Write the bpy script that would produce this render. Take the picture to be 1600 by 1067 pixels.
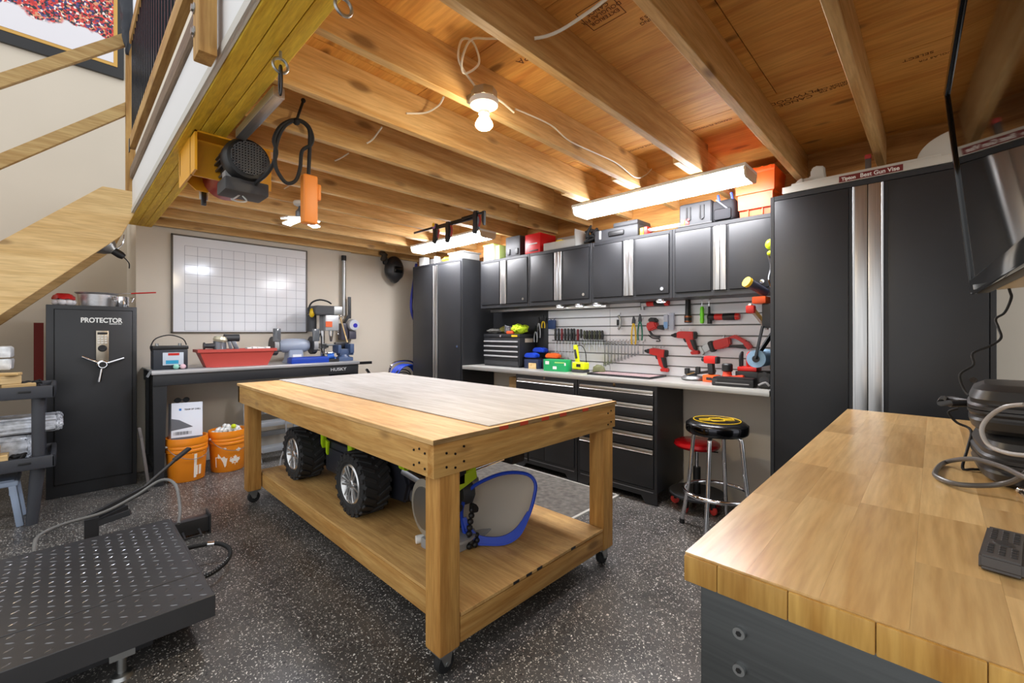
import bpy, bmesh, math, random
from mathutils import Vector, Matrix, Euler
random.seed(7)
for o in list(bpy.data.objects): bpy.data.objects.remove(o)
SC = bpy.context.scene
COL = SC.collection
# ------------------------------------------------------------------ camera, world, exposure
CAMH = 1.25
FPX = 680.0
ANG = math.atan(660.0/680.0)
CA, SA = math.cos(ANG), math.sin(ANG)
cd = bpy.data.cameras.new('camera'); cam = bpy.data.objects.new('camera', cd); COL.objects.link(cam)
cam.location = (0, 0, CAMH); cam.rotation_euler = (math.pi/2, 0, -math.atan2(CA, SA))
cd.sensor_width = 36; cd.lens = 36*FPX/1600; cd.shift_y = -14/1600; cd.clip_start = .02
SC.camera = cam
SC.view_settings.view_transform = 'Standard'
try: SC.view_settings.look = 'None'
except Exception: pass
SC.view_settings.exposure = 0.38
SC.view_settings.gamma = 1
SC.view_settings.use_curve_mapping = False
WORLD_STRENGTH = 1.08
TUBE_EMIT = 40.0
BULB_EMIT = 760.0
LED_EMIT = 190.0
w = bpy.data.worlds.new('world'); SC.world = w; w.use_nodes = True
w.node_tree.nodes['Background'].inputs[0].default_value = (.97, .985, 1.0, 1)
w.node_tree.nodes['Background'].inputs[1].default_value = WORLD_STRENGTH

# ------------------------------------------------------------------ measuring helpers (points on known planes)
def ray(u, v):
    r = (u-800)/FPX
    return Vector((CA+SA*r, SA-CA*r, (519.5-v)/FPX))
def PX(u, v, x): d = ray(u, v); return d*(x/d.x)+Vector((0, 0, CAMH))
def PY(u, v, y): d = ray(u, v); return d*(y/d.y)+Vector((0, 0, CAMH))
def PZ(u, v, z): d = ray(u, v); return d*((z-CAMH)/d.z)+Vector((0, 0, CAMH))

# ------------------------------------------------------------------ materials
def lin(c): c /= 255; return c/12.92 if c <= .04045 else ((c+.055)/1.055)**2.4
def S(r, g, b): return (lin(r), lin(g), lin(b), 1)
class NT:
    def __init__(s, name):
        s.m = bpy.data.materials.new(name); s.m.use_nodes = True; s.t = s.m.node_tree; s.n = s.t.nodes
        s.b = s.n['Principled BSDF']
    def add(s, typ, **k):
        n = s.n.new(typ)
        for a, v in k.items():
            if a.startswith('i_'):
                n.inputs[a[2:].replace('_', ' ')].default_value = v
            else: setattr(n, a, v)
        return n
    def link(s, a, b): s.t.links.new(a, b)
    def ramp(s, fac, stops):
        r = s.add('ShaderNodeValToRGB'); e = r.color_ramp.elements
        while len(e) > 1: e.remove(e[-1])
        e[0].position = stops[0][0]; e[0].color = stops[0][1]
        for p, c in stops[1:]:
            k = e.new(p); k.color = c
        s.link(fac, r.inputs[0]); return r.outputs[0]
    def bump(s, h, strength=.2, dist=.002):
        b = s.add('ShaderNodeBump'); b.inputs['Strength'].default_value = strength; b.inputs['Distance'].default_value = dist
        s.link(h, b.inputs['Height']); s.link(b.outputs[0], s.b.inputs['Normal'])
    def mix(s, f, a, b, mode='MIX'):
        m = s.add('ShaderNodeMix', data_type='RGBA', blend_type=mode)
        for sock, v in ((m.inputs[0], f), (m.inputs[6], a), (m.inputs[7], b)):
            if hasattr(v, 'is_linked'): s.link(v, sock)
            else: sock.default_value = v
        return m.outputs[2]
_M = {}
def plain(name, rgb, rough=.5, metal=0, spec=.5, noise=0, coat=0, alpha=1, trans=0):
    if name in _M: return _M[name]
    t = NT(name); c = S(*rgb); t.b.inputs['Base Color'].default_value = c
    t.b.inputs['Roughness'].default_value = rough; t.b.inputs['Metallic'].default_value = metal
    t.b.inputs['Specular IOR Level'].default_value = spec
    t.b.inputs['Coat Weight'].default_value = coat
    t.b.inputs['Transmission Weight'].default_value = trans
    t.b.inputs['Alpha'].default_value = alpha
    if noise:
        tc = t.add('ShaderNodeTexCoord'); n = t.add('ShaderNodeTexNoise'); n.inputs['Scale'].default_value = 25; n.inputs['Detail'].default_value = 5
        t.link(tc.outputs['Object'], n.inputs['Vector'])
        lo = tuple(x*(1-noise) for x in c[:3])+(1,); hi = tuple(min(1, x*(1+noise)) for x in c[:3])+(1,)
        t.link(t.ramp(n.outputs[0], [(.3, lo), (.7, hi)]), t.b.inputs['Base Color'])
    _M[name] = t.m; return t.m
def emit(name, rgb, e):
    if name in _M: return _M[name]
    t = NT(name); t.b.inputs['Base Color'].default_value = S(*rgb)
    t.b.inputs['Emission Color'].default_value = S(*rgb); t.b.inputs['Emission Strength'].default_value = e
    _M[name] = t.m; return t.m
def wood(name, light, dark, axis='y', rough=.55, knots=.5, fine=1.0, var=.25, stain=0, coat=0):
    """grain along local axis; tone differs from piece to piece"""
    if name in _M: return _M[name]
    t = NT(name)
    tc = t.add('ShaderNodeTexCoord'); oi = t.add('ShaderNodeObjectInfo')
    off = t.add('ShaderNodeVectorMath', operation='SCALE'); off.inputs[0].default_value = (17.3, 9.1, 23.7); t.link(oi.outputs['Random'], off.inputs['Scale'])
    ad = t.add('ShaderNodeVectorMath', operation='ADD'); t.link(tc.outputs['Object'], ad.inputs[0]); t.link(off.outputs[0], ad.inputs[1])
    mp = t.add('ShaderNodeMapping'); sc = [9, 9, 9]; sc['xyz'.index(axis)] = .7
    mp.inputs['Scale'].default_value = sc; t.link(ad.outputs[0], mp.inputs['Vector'])
    n1 = t.add('ShaderNodeTexNoise'); n1.inputs['Scale'].default_value = 2.2*fine; n1.inputs['Detail'].default_value = 6; n1.inputs['Distortion'].default_value = .8
    t.link(mp.outputs[0], n1.inputs['Vector'])
    n2 = t.add('ShaderNodeTexNoise'); n2.inputs['Scale'].default_value = 14*fine; n2.inputs['Detail'].default_value = 4
    t.link(mp.outputs[0], n2.inputs['Vector'])
    col = t.ramp(n1.outputs[0], [(.28, S(*dark)), (.62, S(*light))])
    fi = t.ramp(n2.outputs[0], [(.3, (.62, .55, .48, 1)), (.65, (1, 1, 1, 1))])
    col = t.mix(.55, col, fi, 'MULTIPLY')
    vr = t.ramp(oi.outputs['Random'], [(0, (1-var, 1-var*1.1, 1-var*1.2, 1)), (1, (1, 1, 1, 1))])
    col = t.mix(1.0, col, vr, 'MULTIPLY')
    if knots:
        m2 = t.add('ShaderNodeMapping'); s2 = [9, 9, 9]; s2['xyz'.index(axis)] = 3.4; m2.inputs['Scale'].default_value = s2
        t.link(ad.outputs[0], m2.inputs['Vector'])
        vo = t.add('ShaderNodeTexVoronoi'); vo.inputs['Scale'].default_value = .75; t.link(m2.outputs[0], vo.inputs['Vector'])
        k = t.ramp(vo.outputs['Distance'], [(.08, (knots, knots, knots, 1)), (.17, (0, 0, 0, 1))])
        col = t.mix(k, col, (dark[0]/255*.22, dark[1]/255*.14, dark[2]/255*.08, 1))
    if stain:
        n3 = t.add('ShaderNodeTexNoise'); n3.inputs['Scale'].default_value = 2.3; n3.inputs['Detail'].default_value = 7; n3.inputs['Roughness'].default_value = .7
        t.link(tc.outputs['Object'], n3.inputs['Vector'])
        k = t.ramp(n3.outputs[0], [(.52, (0, 0, 0, 1)), (.75, (stain, stain, stain, 1))])
        col = t.mix(k, col, (.05, .035, .025, 1))
    t.link(col, t.b.inputs['Base Color']); t.b.inputs['Roughness'].default_value = rough
    t.b.inputs['Specular IOR Level'].default_value = .3; t.b.inputs['Coat Weight'].default_value = coat; t.b.inputs['Coat Roughness'].default_value = .2
    t.bump(n2.outputs[0], .15, .001)
    _M[name] = t.m; return t.m
def brushed(name, rgb, rough=.3, axis='z', metal=1.0):
    if name in _M: return _M[name]
    t = NT(name); tc = t.add('ShaderNodeTexCoord'); mp = t.add('ShaderNodeMapping'); sc = [60, 60, 60]; sc['xyz'.index(axis)] = 1.2
    mp.inputs['Scale'].default_value = sc; t.link(tc.outputs['Object'], mp.inputs['Vector'])
    n = t.add('ShaderNodeTexNoise'); n.inputs['Scale'].default_value = 3; n.inputs['Detail'].default_value = 3; t.link(mp.outputs[0], n.inputs['Vector'])
    c = S(*rgb)
    t.link(t.ramp(n.outputs[0], [(.3, tuple(x*.82 for x in c[:3])+(1,)), (.7, c)]), t.b.inputs['Base Color'])
    t.b.inputs['Metallic'].default_value = metal; t.b.inputs['Roughness'].default_value = rough
    _M[name] = t.m; return t.m
def powder(name, rgb, rough=.42, bump=.12):
    if name in _M: return _M[name]
    t = NT(name); tc = t.add('ShaderNodeTexCoord'); n = t.add('ShaderNodeTexNoise'); n.inputs['Scale'].default_value = 260; n.inputs['Detail'].default_value = 2
    t.link(tc.outputs['Object'], n.inputs['Vector'])
    n2 = t.add('ShaderNodeTexNoise'); n2.inputs['Scale'].default_value = 3; n2.inputs['Detail'].default_value = 6; t.link(tc.outputs['Object'], n2.inputs['Vector'])
    c = S(*rgb); t.link(t.ramp(n2.outputs[0], [(.3, tuple(x*.85 for x in c[:3])+(1,)), (.75, tuple(x*1.2 for x in c[:3])+(1,))]), t.b.inputs['Base Color'])
    t.b.inputs['Roughness'].default_value = rough; t.bump(n.outputs[0], bump, .001)
    _M[name] = t.m; return t.m
def paint(name, rgb, rough=.75):
    if name in _M: return _M[name]
    t = NT(name); tc = t.add('ShaderNodeTexCoord'); n = t.add('ShaderNodeTexNoise'); n.inputs['Scale'].default_value = 1.3; n.inputs['Detail'].default_value = 4
    t.link(tc.outputs['Object'], n.inputs['Vector']); c = S(*rgb)
    t.link(t.ramp(n.outputs[0], [(.3, tuple(x*.94 for x in c[:3])+(1,)), (.7, c)]), t.b.inputs['Base Color'])
    n2 = t.add('ShaderNodeTexNoise'); n2.inputs['Scale'].default_value = 180; t.link(tc.outputs['Object'], n2.inputs['Vector'])
    t.b.inputs['Roughness'].default_value = rough; t.b.inputs['Specular IOR Level'].default_value = .3; t.bump(n2.outputs[0], .1, .001)
    _M[name] = t.m; return t.m
def floor_mat():
    t = NT('flake_epoxy'); tc = t.add('ShaderNodeTexCoord')
    n = t.add('ShaderNodeTexNoise'); n.inputs['Scale'].default_value = 5; n.inputs['Detail'].default_value = 6; t.link(tc.outputs['Object'], n.inputs['Vector'])
    base = t.ramp(n.outputs[0], [(.3, S(60, 59, 58)), (.7, S(90, 87, 84))])
    wn = t.add('ShaderNodeTexNoise'); wn.inputs['Scale'].default_value = 60; t.link(tc.outputs['Object'], wn.inputs['Vector'])
    for scale, thr, lo, hi, keep in ((85, .29, S(196, 192, 184), S(240, 238, 232), .52), (140, .30, S(150, 144, 136), S(225, 220, 210), .50), (60, .27, S(22, 22, 22), S(38, 36, 36), .72)):
        wv = t.add('ShaderNodeMix', data_type='RGBA', blend_type='LINEAR_LIGHT'); wv.inputs[0].default_value = .012
        t.link(tc.outputs['Object'], wv.inputs[6]); t.link(wn.outputs['Color'], wv.inputs[7])
        v = t.add('ShaderNodeTexVoronoi'); v.inputs['Scale'].default_value = scale; t.link(wv.outputs[2], v.inputs['Vector'])
        m = t.ramp(v.outputs['Distance'], [(thr-.03, (1, 1, 1, 1)), (thr, (0, 0, 0, 1))])
        sp = t.add('ShaderNodeSeparateColor'); t.link(v.outputs['Color'], sp.inputs[0])
        k = t.ramp(sp.outputs[0], [(keep, (0, 0, 0, 1)), (keep+.01, (1, 1, 1, 1))])
        mk = t.mix(1.0, m, k, 'MULTIPLY')
        cc = t.ramp(sp.outputs[1], [(0, lo), (1, hi)])
        base = t.mix(mk, base, cc)
    t.link(base, t.b.inputs['Base Color'])
    t.b.inputs['Roughness'].default_value = .34; t.b.inputs['Specular IOR Level'].default_value = .5
    n3 = t.add('ShaderNodeTexNoise'); n3.inputs['Scale'].default_value = 70; n3.inputs['Detail'].default_value = 3; t.link(tc.outputs['Object'], n3.inputs['Vector'])
    t.bump(n3.outputs[0], .25, .002)
    return t.m
BLK = powder('black_powder_coat', (38, 39, 42)); BLKM = plain('black_plastic', (22, 22, 23), .45); BLK2 = plain('dark_grey_plastic', (52, 53, 56), .5)
RUB = plain('black_rubber', (26, 26, 27), .75); ALU = brushed('brushed_aluminium', (205, 205, 205), .32, 'z'); ALUY = brushed('brushed_aluminium_long', (208, 206, 200), .32, 'y')
CHR = plain('chrome', (225, 225, 228), .08, 1); STL = brushed('stainless_steel', (214, 213, 208), .42, 'y', .65); GALV = plain('galvanised', (170, 172, 172), .38, 1)
STX = brushed('stainless_steel_x', (206, 206, 208), .38, 'x', .75); WHT = plain('white_plastic', (232, 232, 228), .4); RED = plain('tool_red', (196, 32, 24), .38)
ORG = plain('orange_plastic', (240, 92, 24), .4); YEL = plain('yellow_plastic', (236, 196, 30), .4); LIME = plain('lime_plastic', (176, 212, 20), .4); BLU = plain('blue_plastic', (22, 66, 190), .4)
GRY = plain('grey_plastic', (150, 150, 150), .5); DGRY = plain('charcoal', (62, 62, 64), .6); WALL = paint('beige_wall_paint', (216, 206, 190)); SCREWM = plain('dark_steel', (70, 70, 72), .35, 1)
CARD = plain('cardboard', (176, 140, 92), .8, noise=.1); CABLE = plain('white_cable', (230, 226, 214), .5)
JOI_X = wood('joist_pine', (238, 202, 142), (208, 160, 94), 'x', knots=.75); TBL_Y = wood('table_pine_y', (222, 178, 108), (188, 134, 66), 'y', knots=.7)
TBL_X = wood('table_pine_x', (222, 178, 108), (188, 134, 66), 'x', knots=.7); TBL_Z = wood('table_pine_z', (210, 160, 88), (170, 114, 50), 'z', knots=.4)
PLYC = wood('ceiling_plywood', (244, 188, 104), (220, 152, 74), 'y', knots=.8, fine=.7, var=.12); PLYT = wood('table_plywood', (226, 186, 128), (200, 152, 94), 'y', knots=.2, var=.1, stain=.25)
BEAMW = wood('yellow_beam', (250, 212, 66), (222, 172, 34), 'y', knots=.3, fine=1.6, var=.12); RAILY = wood('rail_pine_y', (214, 174, 108), (170, 122, 62), 'y', knots=.5)
RAILX = wood('rail_pine_x', (222, 190, 130), (190, 148, 88), 'x', knots=.7); PINEZ = wood('post_pine', (206, 164, 98), (160, 114, 58), 'z', knots=.4)

# ------------------------------------------------------------------ mesh builder
def smooth_path(pts, k=6):
    pts = [Vector(p) for p in pts]; out = []
    for i in range(len(pts)-1):
        p0 = pts[max(i-1, 0)]; p1 = pts[i]; p2 = pts[i+1]; p3 = pts[min(i+2, len(pts)-1)]
        for j in range(k):
            t = j/k
            out.append(.5*((2*p1)+(p2-p0)*t+(2*p0-5*p1+4*p2-p3)*t*t+(3*p1-p0-3*p2+p3)*t**3))
    out.append(pts[-1]); return out
class B:
    def __init__(s): s.bm = bmesh.new()
    def _merge(s, b2):
        me = bpy.data.meshes.new('t'); b2.to_mesh(me); b2.free(); s.bm.from_mesh(me); bpy.data.meshes.remove(me); return s
    def box(s, x0, x1, y0, y1, z0, z1, bv=0, seg=2, mat=None):
        b = bmesh.new(); bmesh.ops.create_cube(b, size=1)
        for v in b.verts: v.co = Vector(((x0+x1)/2+v.co.x*abs(x1-x0), (y0+y1)/2+v.co.y*abs(y1-y0), (z0+z1)/2+v.co.z*abs(z1-z0)))
        if bv: bmesh.ops.bevel(b, geom=b.edges[:], offset=bv, segments=seg, affect='EDGES', profile=.6)
        if mat is not None: bmesh.ops.transform(b, matrix=mat, verts=b.verts)
        return s._merge(b)
    def bar(s, p0, p1, w, h, bv=0, up=(0, 0, 1)):
        p0 = Vector(p0); p1 = Vector(p1); d = (p1-p0); L = d.length; z = d.normalized(); u = Vector(up)
        if abs(z.dot(u)) > .98: u = Vector((1, 0, 0))
        x = u.cross(z).normalized(); y = z.cross(x)
        m = Matrix((x, y, z)).transposed().to_4x4(); m.translation = p0
        return s.box(-w/2, w/2, -h/2, h/2, 0, L, bv, mat=m)
    def cyl(s, p0, p1, r0, r1=None, n=16):
        p0 = Vector(p0); p1 = Vector(p1); r1 = r0 if r1 is None else r1
        z = (p1-p0).normalized(); x = z.orthogonal().normalized(); y = z.cross(x)
        a = []; c = []
        for i in range(n):
            q = 2*math.pi*i/n; d = x*math.cos(q)+y*math.sin(q)
            a.append(s.bm.verts.new(p0+d*r0)); c.append(s.bm.verts.new(p1+d*r1))
        for i in range(n): s.bm.faces.new((a[i], a[(i+1) % n], c[(i+1) % n], c[i]))
        s.bm.faces.new(a[::-1]); s.bm.faces.new(c); return s
    def tube(s, pts, r, n=8, closed=False, k=0):
        if k:
            if isinstance(r, (list, tuple)): r = [q.x for q in smooth_path([(q, 0, 0) for q in r], k)]
            pts = smooth_path(pts, k)
        pts = [Vector(p) for p in pts]; N = len(pts); rings = []; prev = None
        for i, p in enumerate(pts):
            if closed: t = pts[(i+1) % N]-pts[i-1]
            else: t = pts[min(i+1, N-1)]-pts[max(i-1, 0)]
            t.normalize()
            x = t.orthogonal() if prev is None else prev-t*prev.dot(t)
            if x.length < 1e-6: x = t.orthogonal()
            x.normalize(); prev = x; y = t.cross(x); rr = r[i] if isinstance(r, (list, tuple)) else r
            rings.append([s.bm.verts.new(p+(x*math.cos(2*math.pi*j/n)+y*math.sin(2*math.pi*j/n))*rr) for j in range(n)])
        for i in range(N if closed else N-1):
            a = rings[i]; c = rings[(i+1) % N]
            for j in range(n): s.bm.faces.new((a[j], a[(j+1) % n], c[(j+1) % n], c[j]))
        if not closed: s.bm.faces.new(rings[0][::-1]); s.bm.faces.new(rings[-1])
        return s
    def lathe(s, prof, c=(0, 0, 0), axis=(0, 0, 1), n=24):
        c = Vector(c); z = Vector(axis).normalized(); x = z.orthogonal().normalized(); y = z.cross(x); rings = []
        for r, h in prof:
            if r < 1e-6: rings.append([s.bm.verts.new(c+z*h)])
            else: rings.append([s.bm.verts.new(c+z*h+(x*math.cos(2*math.pi*j/n)+y*math.sin(2*math.pi*j/n))*r) for j in range(n)])
        for a, b in zip(rings, rings[1:]):
            for j in range(n):
                k = (j+1) % n
                if len(a) == 1 and len(b) == 1: continue
                if len(a) == 1: s.bm.faces.new((a[0], b[k], b[j]))
                elif len(b) == 1: s.bm.faces.new((a[j], a[k], b[0]))
                else: s.bm.faces.new((a[j], a[k], b[k], b[j]))
        return s
    def prism(s, poly, fn, d0, d1, bv=0):
        """poly: 2-d outline, fn(a,b,d)->point, extruded between d0 and d1"""
        b = bmesh.new()
        a = [b.verts.new(fn(p[0], p[1], d0)) for p in poly]; c = [b.verts.new(fn(p[0], p[1], d1)) for p in poly]; n = len(poly)
        for i in range(n): b.faces.new((a[i], a[(i+1) % n], c[(i+1) % n], c[i]))
        b.faces.new(a[::-1]); b.faces.new(c); bmesh.ops.recalc_face_normals(b, faces=b.faces)
        if bv: bmesh.ops.bevel(b, geom=b.edges[:], offset=bv, segments=2, affect='EDGES')
        return s._merge(b)
    def ball(s, c, r, sub=2, sc=(1, 1, 1)):
        b = bmesh.new(); bmesh.ops.create_icosphere(b, subdivisions=sub, radius=r)
        for v in b.verts: v.co = Vector((v.co.x*sc[0], v.co.y*sc[1], v.co.z*sc[2]))+Vector(c)
        return s._merge(b)
    def xf(s, m): bmesh.ops.transform(s.bm, matrix=m, verts=s.bm.verts); return s
    def rough(s, a, seed=0):
        rnd = random.Random(seed)
        for v in s.bm.verts: v.co += Vector((rnd.uniform(-a, a), rnd.uniform(-a, a), rnd.uniform(-a, a)))
        return s
    def mesh(s, name, mat, ang=35):
        bmesh.ops.recalc_face_normals(s.bm, faces=s.bm.faces)
        me = bpy.data.meshes.new(name); s.bm.to_mesh(me); s.bm.free()
        me.materials.append(mat)
        me.polygons.foreach_set('use_smooth', [True]*len(me.polygons)); me.set_sharp_from_angle(angle=math.radians(ang))
        return me
    def out(s, name, mat, parent, w=False, label=None, ang=35):
        """one part under its parent; w=True when the shape was laid out in room coordinates"""
        if w: s.xf(wm(parent).inverted())
        o = bpy.data.objects.new(name, s.mesh(name, mat, ang)); COL.objects.link(o); o.parent = parent
        if label: o['label'] = label
        return o
    def top(s, name, mat, label, cat, group=None, ang=35, kind=None):
        """a thing that is one mesh: origin at the middle of its base"""
        vs = [v.co for v in s.bm.verts]
        c = Vector(((min(v.x for v in vs)+max(v.x for v in vs))/2, (min(v.y for v in vs)+max(v.y for v in vs))/2, min(v.z for v in vs)))
        s.xf(Matrix.Translation(-c))
        o = bpy.data.objects.new(name, s.mesh(name, mat, ang)); COL.objects.link(o); o.location = c
        tag(o, label, cat, group, kind); return o
def tag(o, label, cat, group=None, kind=None):
    if label: o['label'] = label
    if cat: o['category'] = cat
    if group: o['group'] = group
    if kind: o['kind'] = kind
def wm(o):
    m = o.matrix_basis.copy()
    while o.parent: o = o.parent; m = o.matrix_basis @ m
    return m
def T(name, label, cat, loc=(0, 0, 0), rz=0, group=None, rot=None):
    o = bpy.data.objects.new(name, None); COL.objects.link(o); o.location = loc; o.rotation_euler = rot if rot else (0, 0, rz)
    o.empty_display_size = .05; tag(o, label, cat, group); return o
def struct(name, b, mat, label=None):
    o = b.top(name, mat, label, None, kind='structure'); return o
def dup(root, loc, rot=None, label=None, group=None):
    def cp(o, par):
        c = o.copy(); COL.objects.link(c); c.parent = par
        for ch in list(o.children): cp(ch, c)
        return c
    r = cp(root, None); r.location = loc
    if rot is not None: r.rotation_euler = rot
    if label: r['label'] = label
    if group: r['group'] = group
    return r
def copy_part(o, parent, loc=(0, 0, 0), rot=(0, 0, 0), scale=None):
    c = o.copy(); COL.objects.link(c); c.parent = parent; c.location = loc; c.rotation_euler = rot
    if scale: c.scale = scale
    return c
def text(body, size, mat, parent, loc, rot, name='lettering', ext=.0006, bold=0, align='CENTER', squash=1.0, w=True):
    cu = bpy.data.curves.new('t', 'FONT'); cu.body = body; cu.size = size; cu.extrude = ext; cu.offset = bold; cu.align_x = align; cu.align_y = 'CENTER'
    tmp = bpy.data.objects.new('t', cu); COL.objects.link(tmp); bpy.context.view_layer.update()
    me = bpy.data.meshes.new_from_object(tmp.evaluated_get(bpy.context.evaluated_depsgraph_get()))
    bpy.data.objects.remove(tmp); bpy.data.curves.remove(cu)
    m = Matrix.Translation(Vector(loc)) @ (rot if isinstance(rot, Matrix) else Euler(rot).to_matrix().to_4x4()) @ Matrix.Diagonal((squash, 1, 1, 1))
    if w: m = wm(parent).inverted() @ m
    me.transform(m); me.materials.clear(); me.materials.append(mat)
    o = bpy.data.objects.new(name, me); COL.objects.link(o); o.parent = parent; return o
FACE_NX = Euler((math.pi/2, 0, -math.pi/2)).to_matrix().to_4x4()   # reads from -X side
FACE_NY = Euler((math.pi/2, 0, 0)).to_matrix().to_4x4()            # reads from -Y side
def xyz(a, b, d): return Vector((a, b, d))
def yz_x(a, b, d): return Vector((d, a, b))
def xz_y(a, b, d): return Vector((a, d, b))
# ------------------------------------------------------------------ the room
XW = 3.43; YW = 5.12; YS = 5.9; ZJ = 2.22; ZC = 2.41
struct('floor', B().box(-4, 4, -4, 6.2, -.1, 0), floor_mat())
struct('wall_back', B().box(.45, XW+.12, YW, YS, 0, ZC), WALL)
struct('wall_stair', B().box(-4, XW+.12, YS, YS+.12, 0, 5.2), WALL)
struct('wall_right', B().box(XW, XW+.12, -2.2, YW, 0, ZC), WALL)
struct('wall_side', B().box(.75, 2.3, -.62, -.5, 0, ZC), WALL)  # unseen wall carrying the television, stopped short so light reaches the far corner
ceil = bpy.data.objects.new('ceiling', None); COL.objects.link(ceil); ceil['kind'] = 'structure'; ceil.location = (0, 0, ZJ)
for i, (x0, x1, ys) in enumerate(((.56, 1.203, (-.6, 1.75, 4.19, 5.12)), (1.203, 2.415, (-.6, .55, 2.99, 5.12)), (2.415, 3.43, (-.6, 1.75, 4.19, 5.12)))):
    for y0, y1 in zip(ys, ys[1:]):
        B().box(x0+.0018, x1-.0018, y0+.0018, y1-.0018, ZC, ZC+.018).out('plywood_panel', PLYC, ceil, True)
JY = [-.16, .241, .633, 1.040, 1.443, 1.849, 2.252, 2.655, 3.057, 3.46, 3.862, 4.265, 4.667, 5.07]
jm = None
for i, yf in enumerate(JY):
    x1 = XW-.005 if i < 3 else 2.77
    o = B().box(-(x1-.56)/2, (x1-.56)/2, -.019, .019, 0, ZC-ZJ, .002, 1).out('joist', JOI_X, ceil)
    o.location = ((x1+.56)/2, yf-.019, 0)
    if i >= 3:
        if jm is None: jm = B().box(-.49, .49, -.019, .019, 0, ZC-ZJ, .002, 1).mesh('lapped_joist', JOI_X)
        o = bpy.data.objects.new('joist', jm); COL.objects.link(o); o.parent = ceil; o.location = (2.93, yf+.0205, 0)
for y0, y1 in ((-.5, 1.9), (1.905, 5.1)):
    B().box(XW-.045, XW-.006, y0, y1, 2.06, ZC).out('rim_board', wood('rim_pine', (206, 152, 82), (160, 104, 46), 'y', knots=.8), ceil, True)
INK = plain('stamp_ink', (96, 52, 18), .8)
def stamp(txt, size, x, y, rz=math.pi/2):
    m = Matrix.Translation((x, y, ZC-.0008)) @ Matrix.Rotation(rz, 4, 'Z') @ Matrix.Rotation(math.pi, 4, 'X')
    text(txt, size, INK, ceil, (0, 0, 0), m, 'plywood_stamp', .0003)
stamp('CANOE\nPLYWOOD', .042, 2.53, .50); stamp('DOUGLAS FIR\nEXTERIOR CSP', .026, 2.53, .32); stamp('SELECT', .03, 2.5, .05); stamp('DOUGLAS FIR', .022, 2.55, -.02)
stamp('APA', .05, 1.36, 1.24); stamp('THE ENGINEERED\nWOOD ASSOC.', .018, 1.32, 1.15)
stamp('EXTERIOR\nDOUGLAS FIR\nCANOE', .026, 1.36, .87); stamp('SHEATHING\nSPAN 15.5', .024, 1.5, .73); stamp('CANOE PLYWOOD', .026, 2.52, .9); stamp('CANOE PLYWOOD', .026, 2.52, 1.32)
def stamp_frame(x0, x1, y0, y1):
    b = B(); t = .0025
    for q in ((x0, x1, y0, y0+t), (x0, x1, y1-t, y1), (x0, x0+t, y0, y1), (x1-t, x1, y0, y1)): b.box(q[0], q[1], q[2], q[3], ZC-.001, ZC-.0002)
    b.out('stamp_frame', INK, ceil, True)
stamp_frame(1.30, 1.42, .80, .94)
# laminated edge beam with a white fascia above it
bt = T('support_beam', 'yellow laminated timber beam along the loft edge', 'beam', (.48, 2.3, ZJ-.01))
for k in range(3):
    B().box(.40+k*.0535, .40+k*.0535+.0515, -.6, YW-.002, ZJ-.012, ZC, .0025, 1).out('lamination', BEAMW, bt, True)
FAS = plain('white_fascia', (226, 226, 226), .55)
struct('trim_1', B().box(.384, .399, -.6, 4.63, ZJ-.005, 2.47, .002), FAS)
struct('trim_2', B().box(.378, .384, -.6, 4.63, ZJ-.008, ZJ+.028), plain('fascia_edge_trim', (196, 192, 184), .6))
struct('trim_3', B().box(.366, .46, -.6, 4.60, 2.47, 2.565, .02, 3), wood('grey_nosing', (146, 124, 104), (110, 92, 76), 'y', knots=0, fine=2))
struct('floor_loft', B().box(.40, XW, -.6, YS, ZC+.019, 2.55), plain('loft_floor', (120, 104, 84), .7))
# guard rail along the loft
gr = T('loft_guardrail', 'wooden guardrail with black square bars along the loft edge', 'railing', (.37, 2.3, 2.55))
B().box(.356, .394, -.5, 4.50, 2.68, 2.77, .004).out('bottom_rail', RAILY, gr, True)
B().box(.356, .394, -.5, 4.50, 3.50, 3.59, .004).out('top_rail', RAILY, gr, True)
bm_ = B().box(-.0095, .0095, -.0095, .0095, 0, .735).mesh('baluster', plain('black_bar_metal', (36, 38, 44), .3, .6))
y = 4.44; k = 0
while y > .4:
    if abs(y-1.80) > .07:
        o = bpy.data.objects.new('baluster', bm_); COL.objects.link(o); o.parent = gr; o.location = (.375-.37, y-2.3, 2.768-2.55); k += 1
    y -= .098
for yy in (1.80, -.3):
    p = B().box(.312, .366, yy-.045, yy+.045, 2.19, 3.65, .006).out('post', PINEZ, gr, True)
    for z in (2.28, 2.36):
        B().cyl((.313, yy+.02, z), (.302, yy+.02, z), .012, n=6).cyl((.314, yy+.02, z), (.308, yy+.02, z), .018).out('bolt', GALV, p, True)
B().box(.352, .358, 4.46, 4.50, 2.65, 2.75).out('bracket', SCREWM, gr, True)
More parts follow.
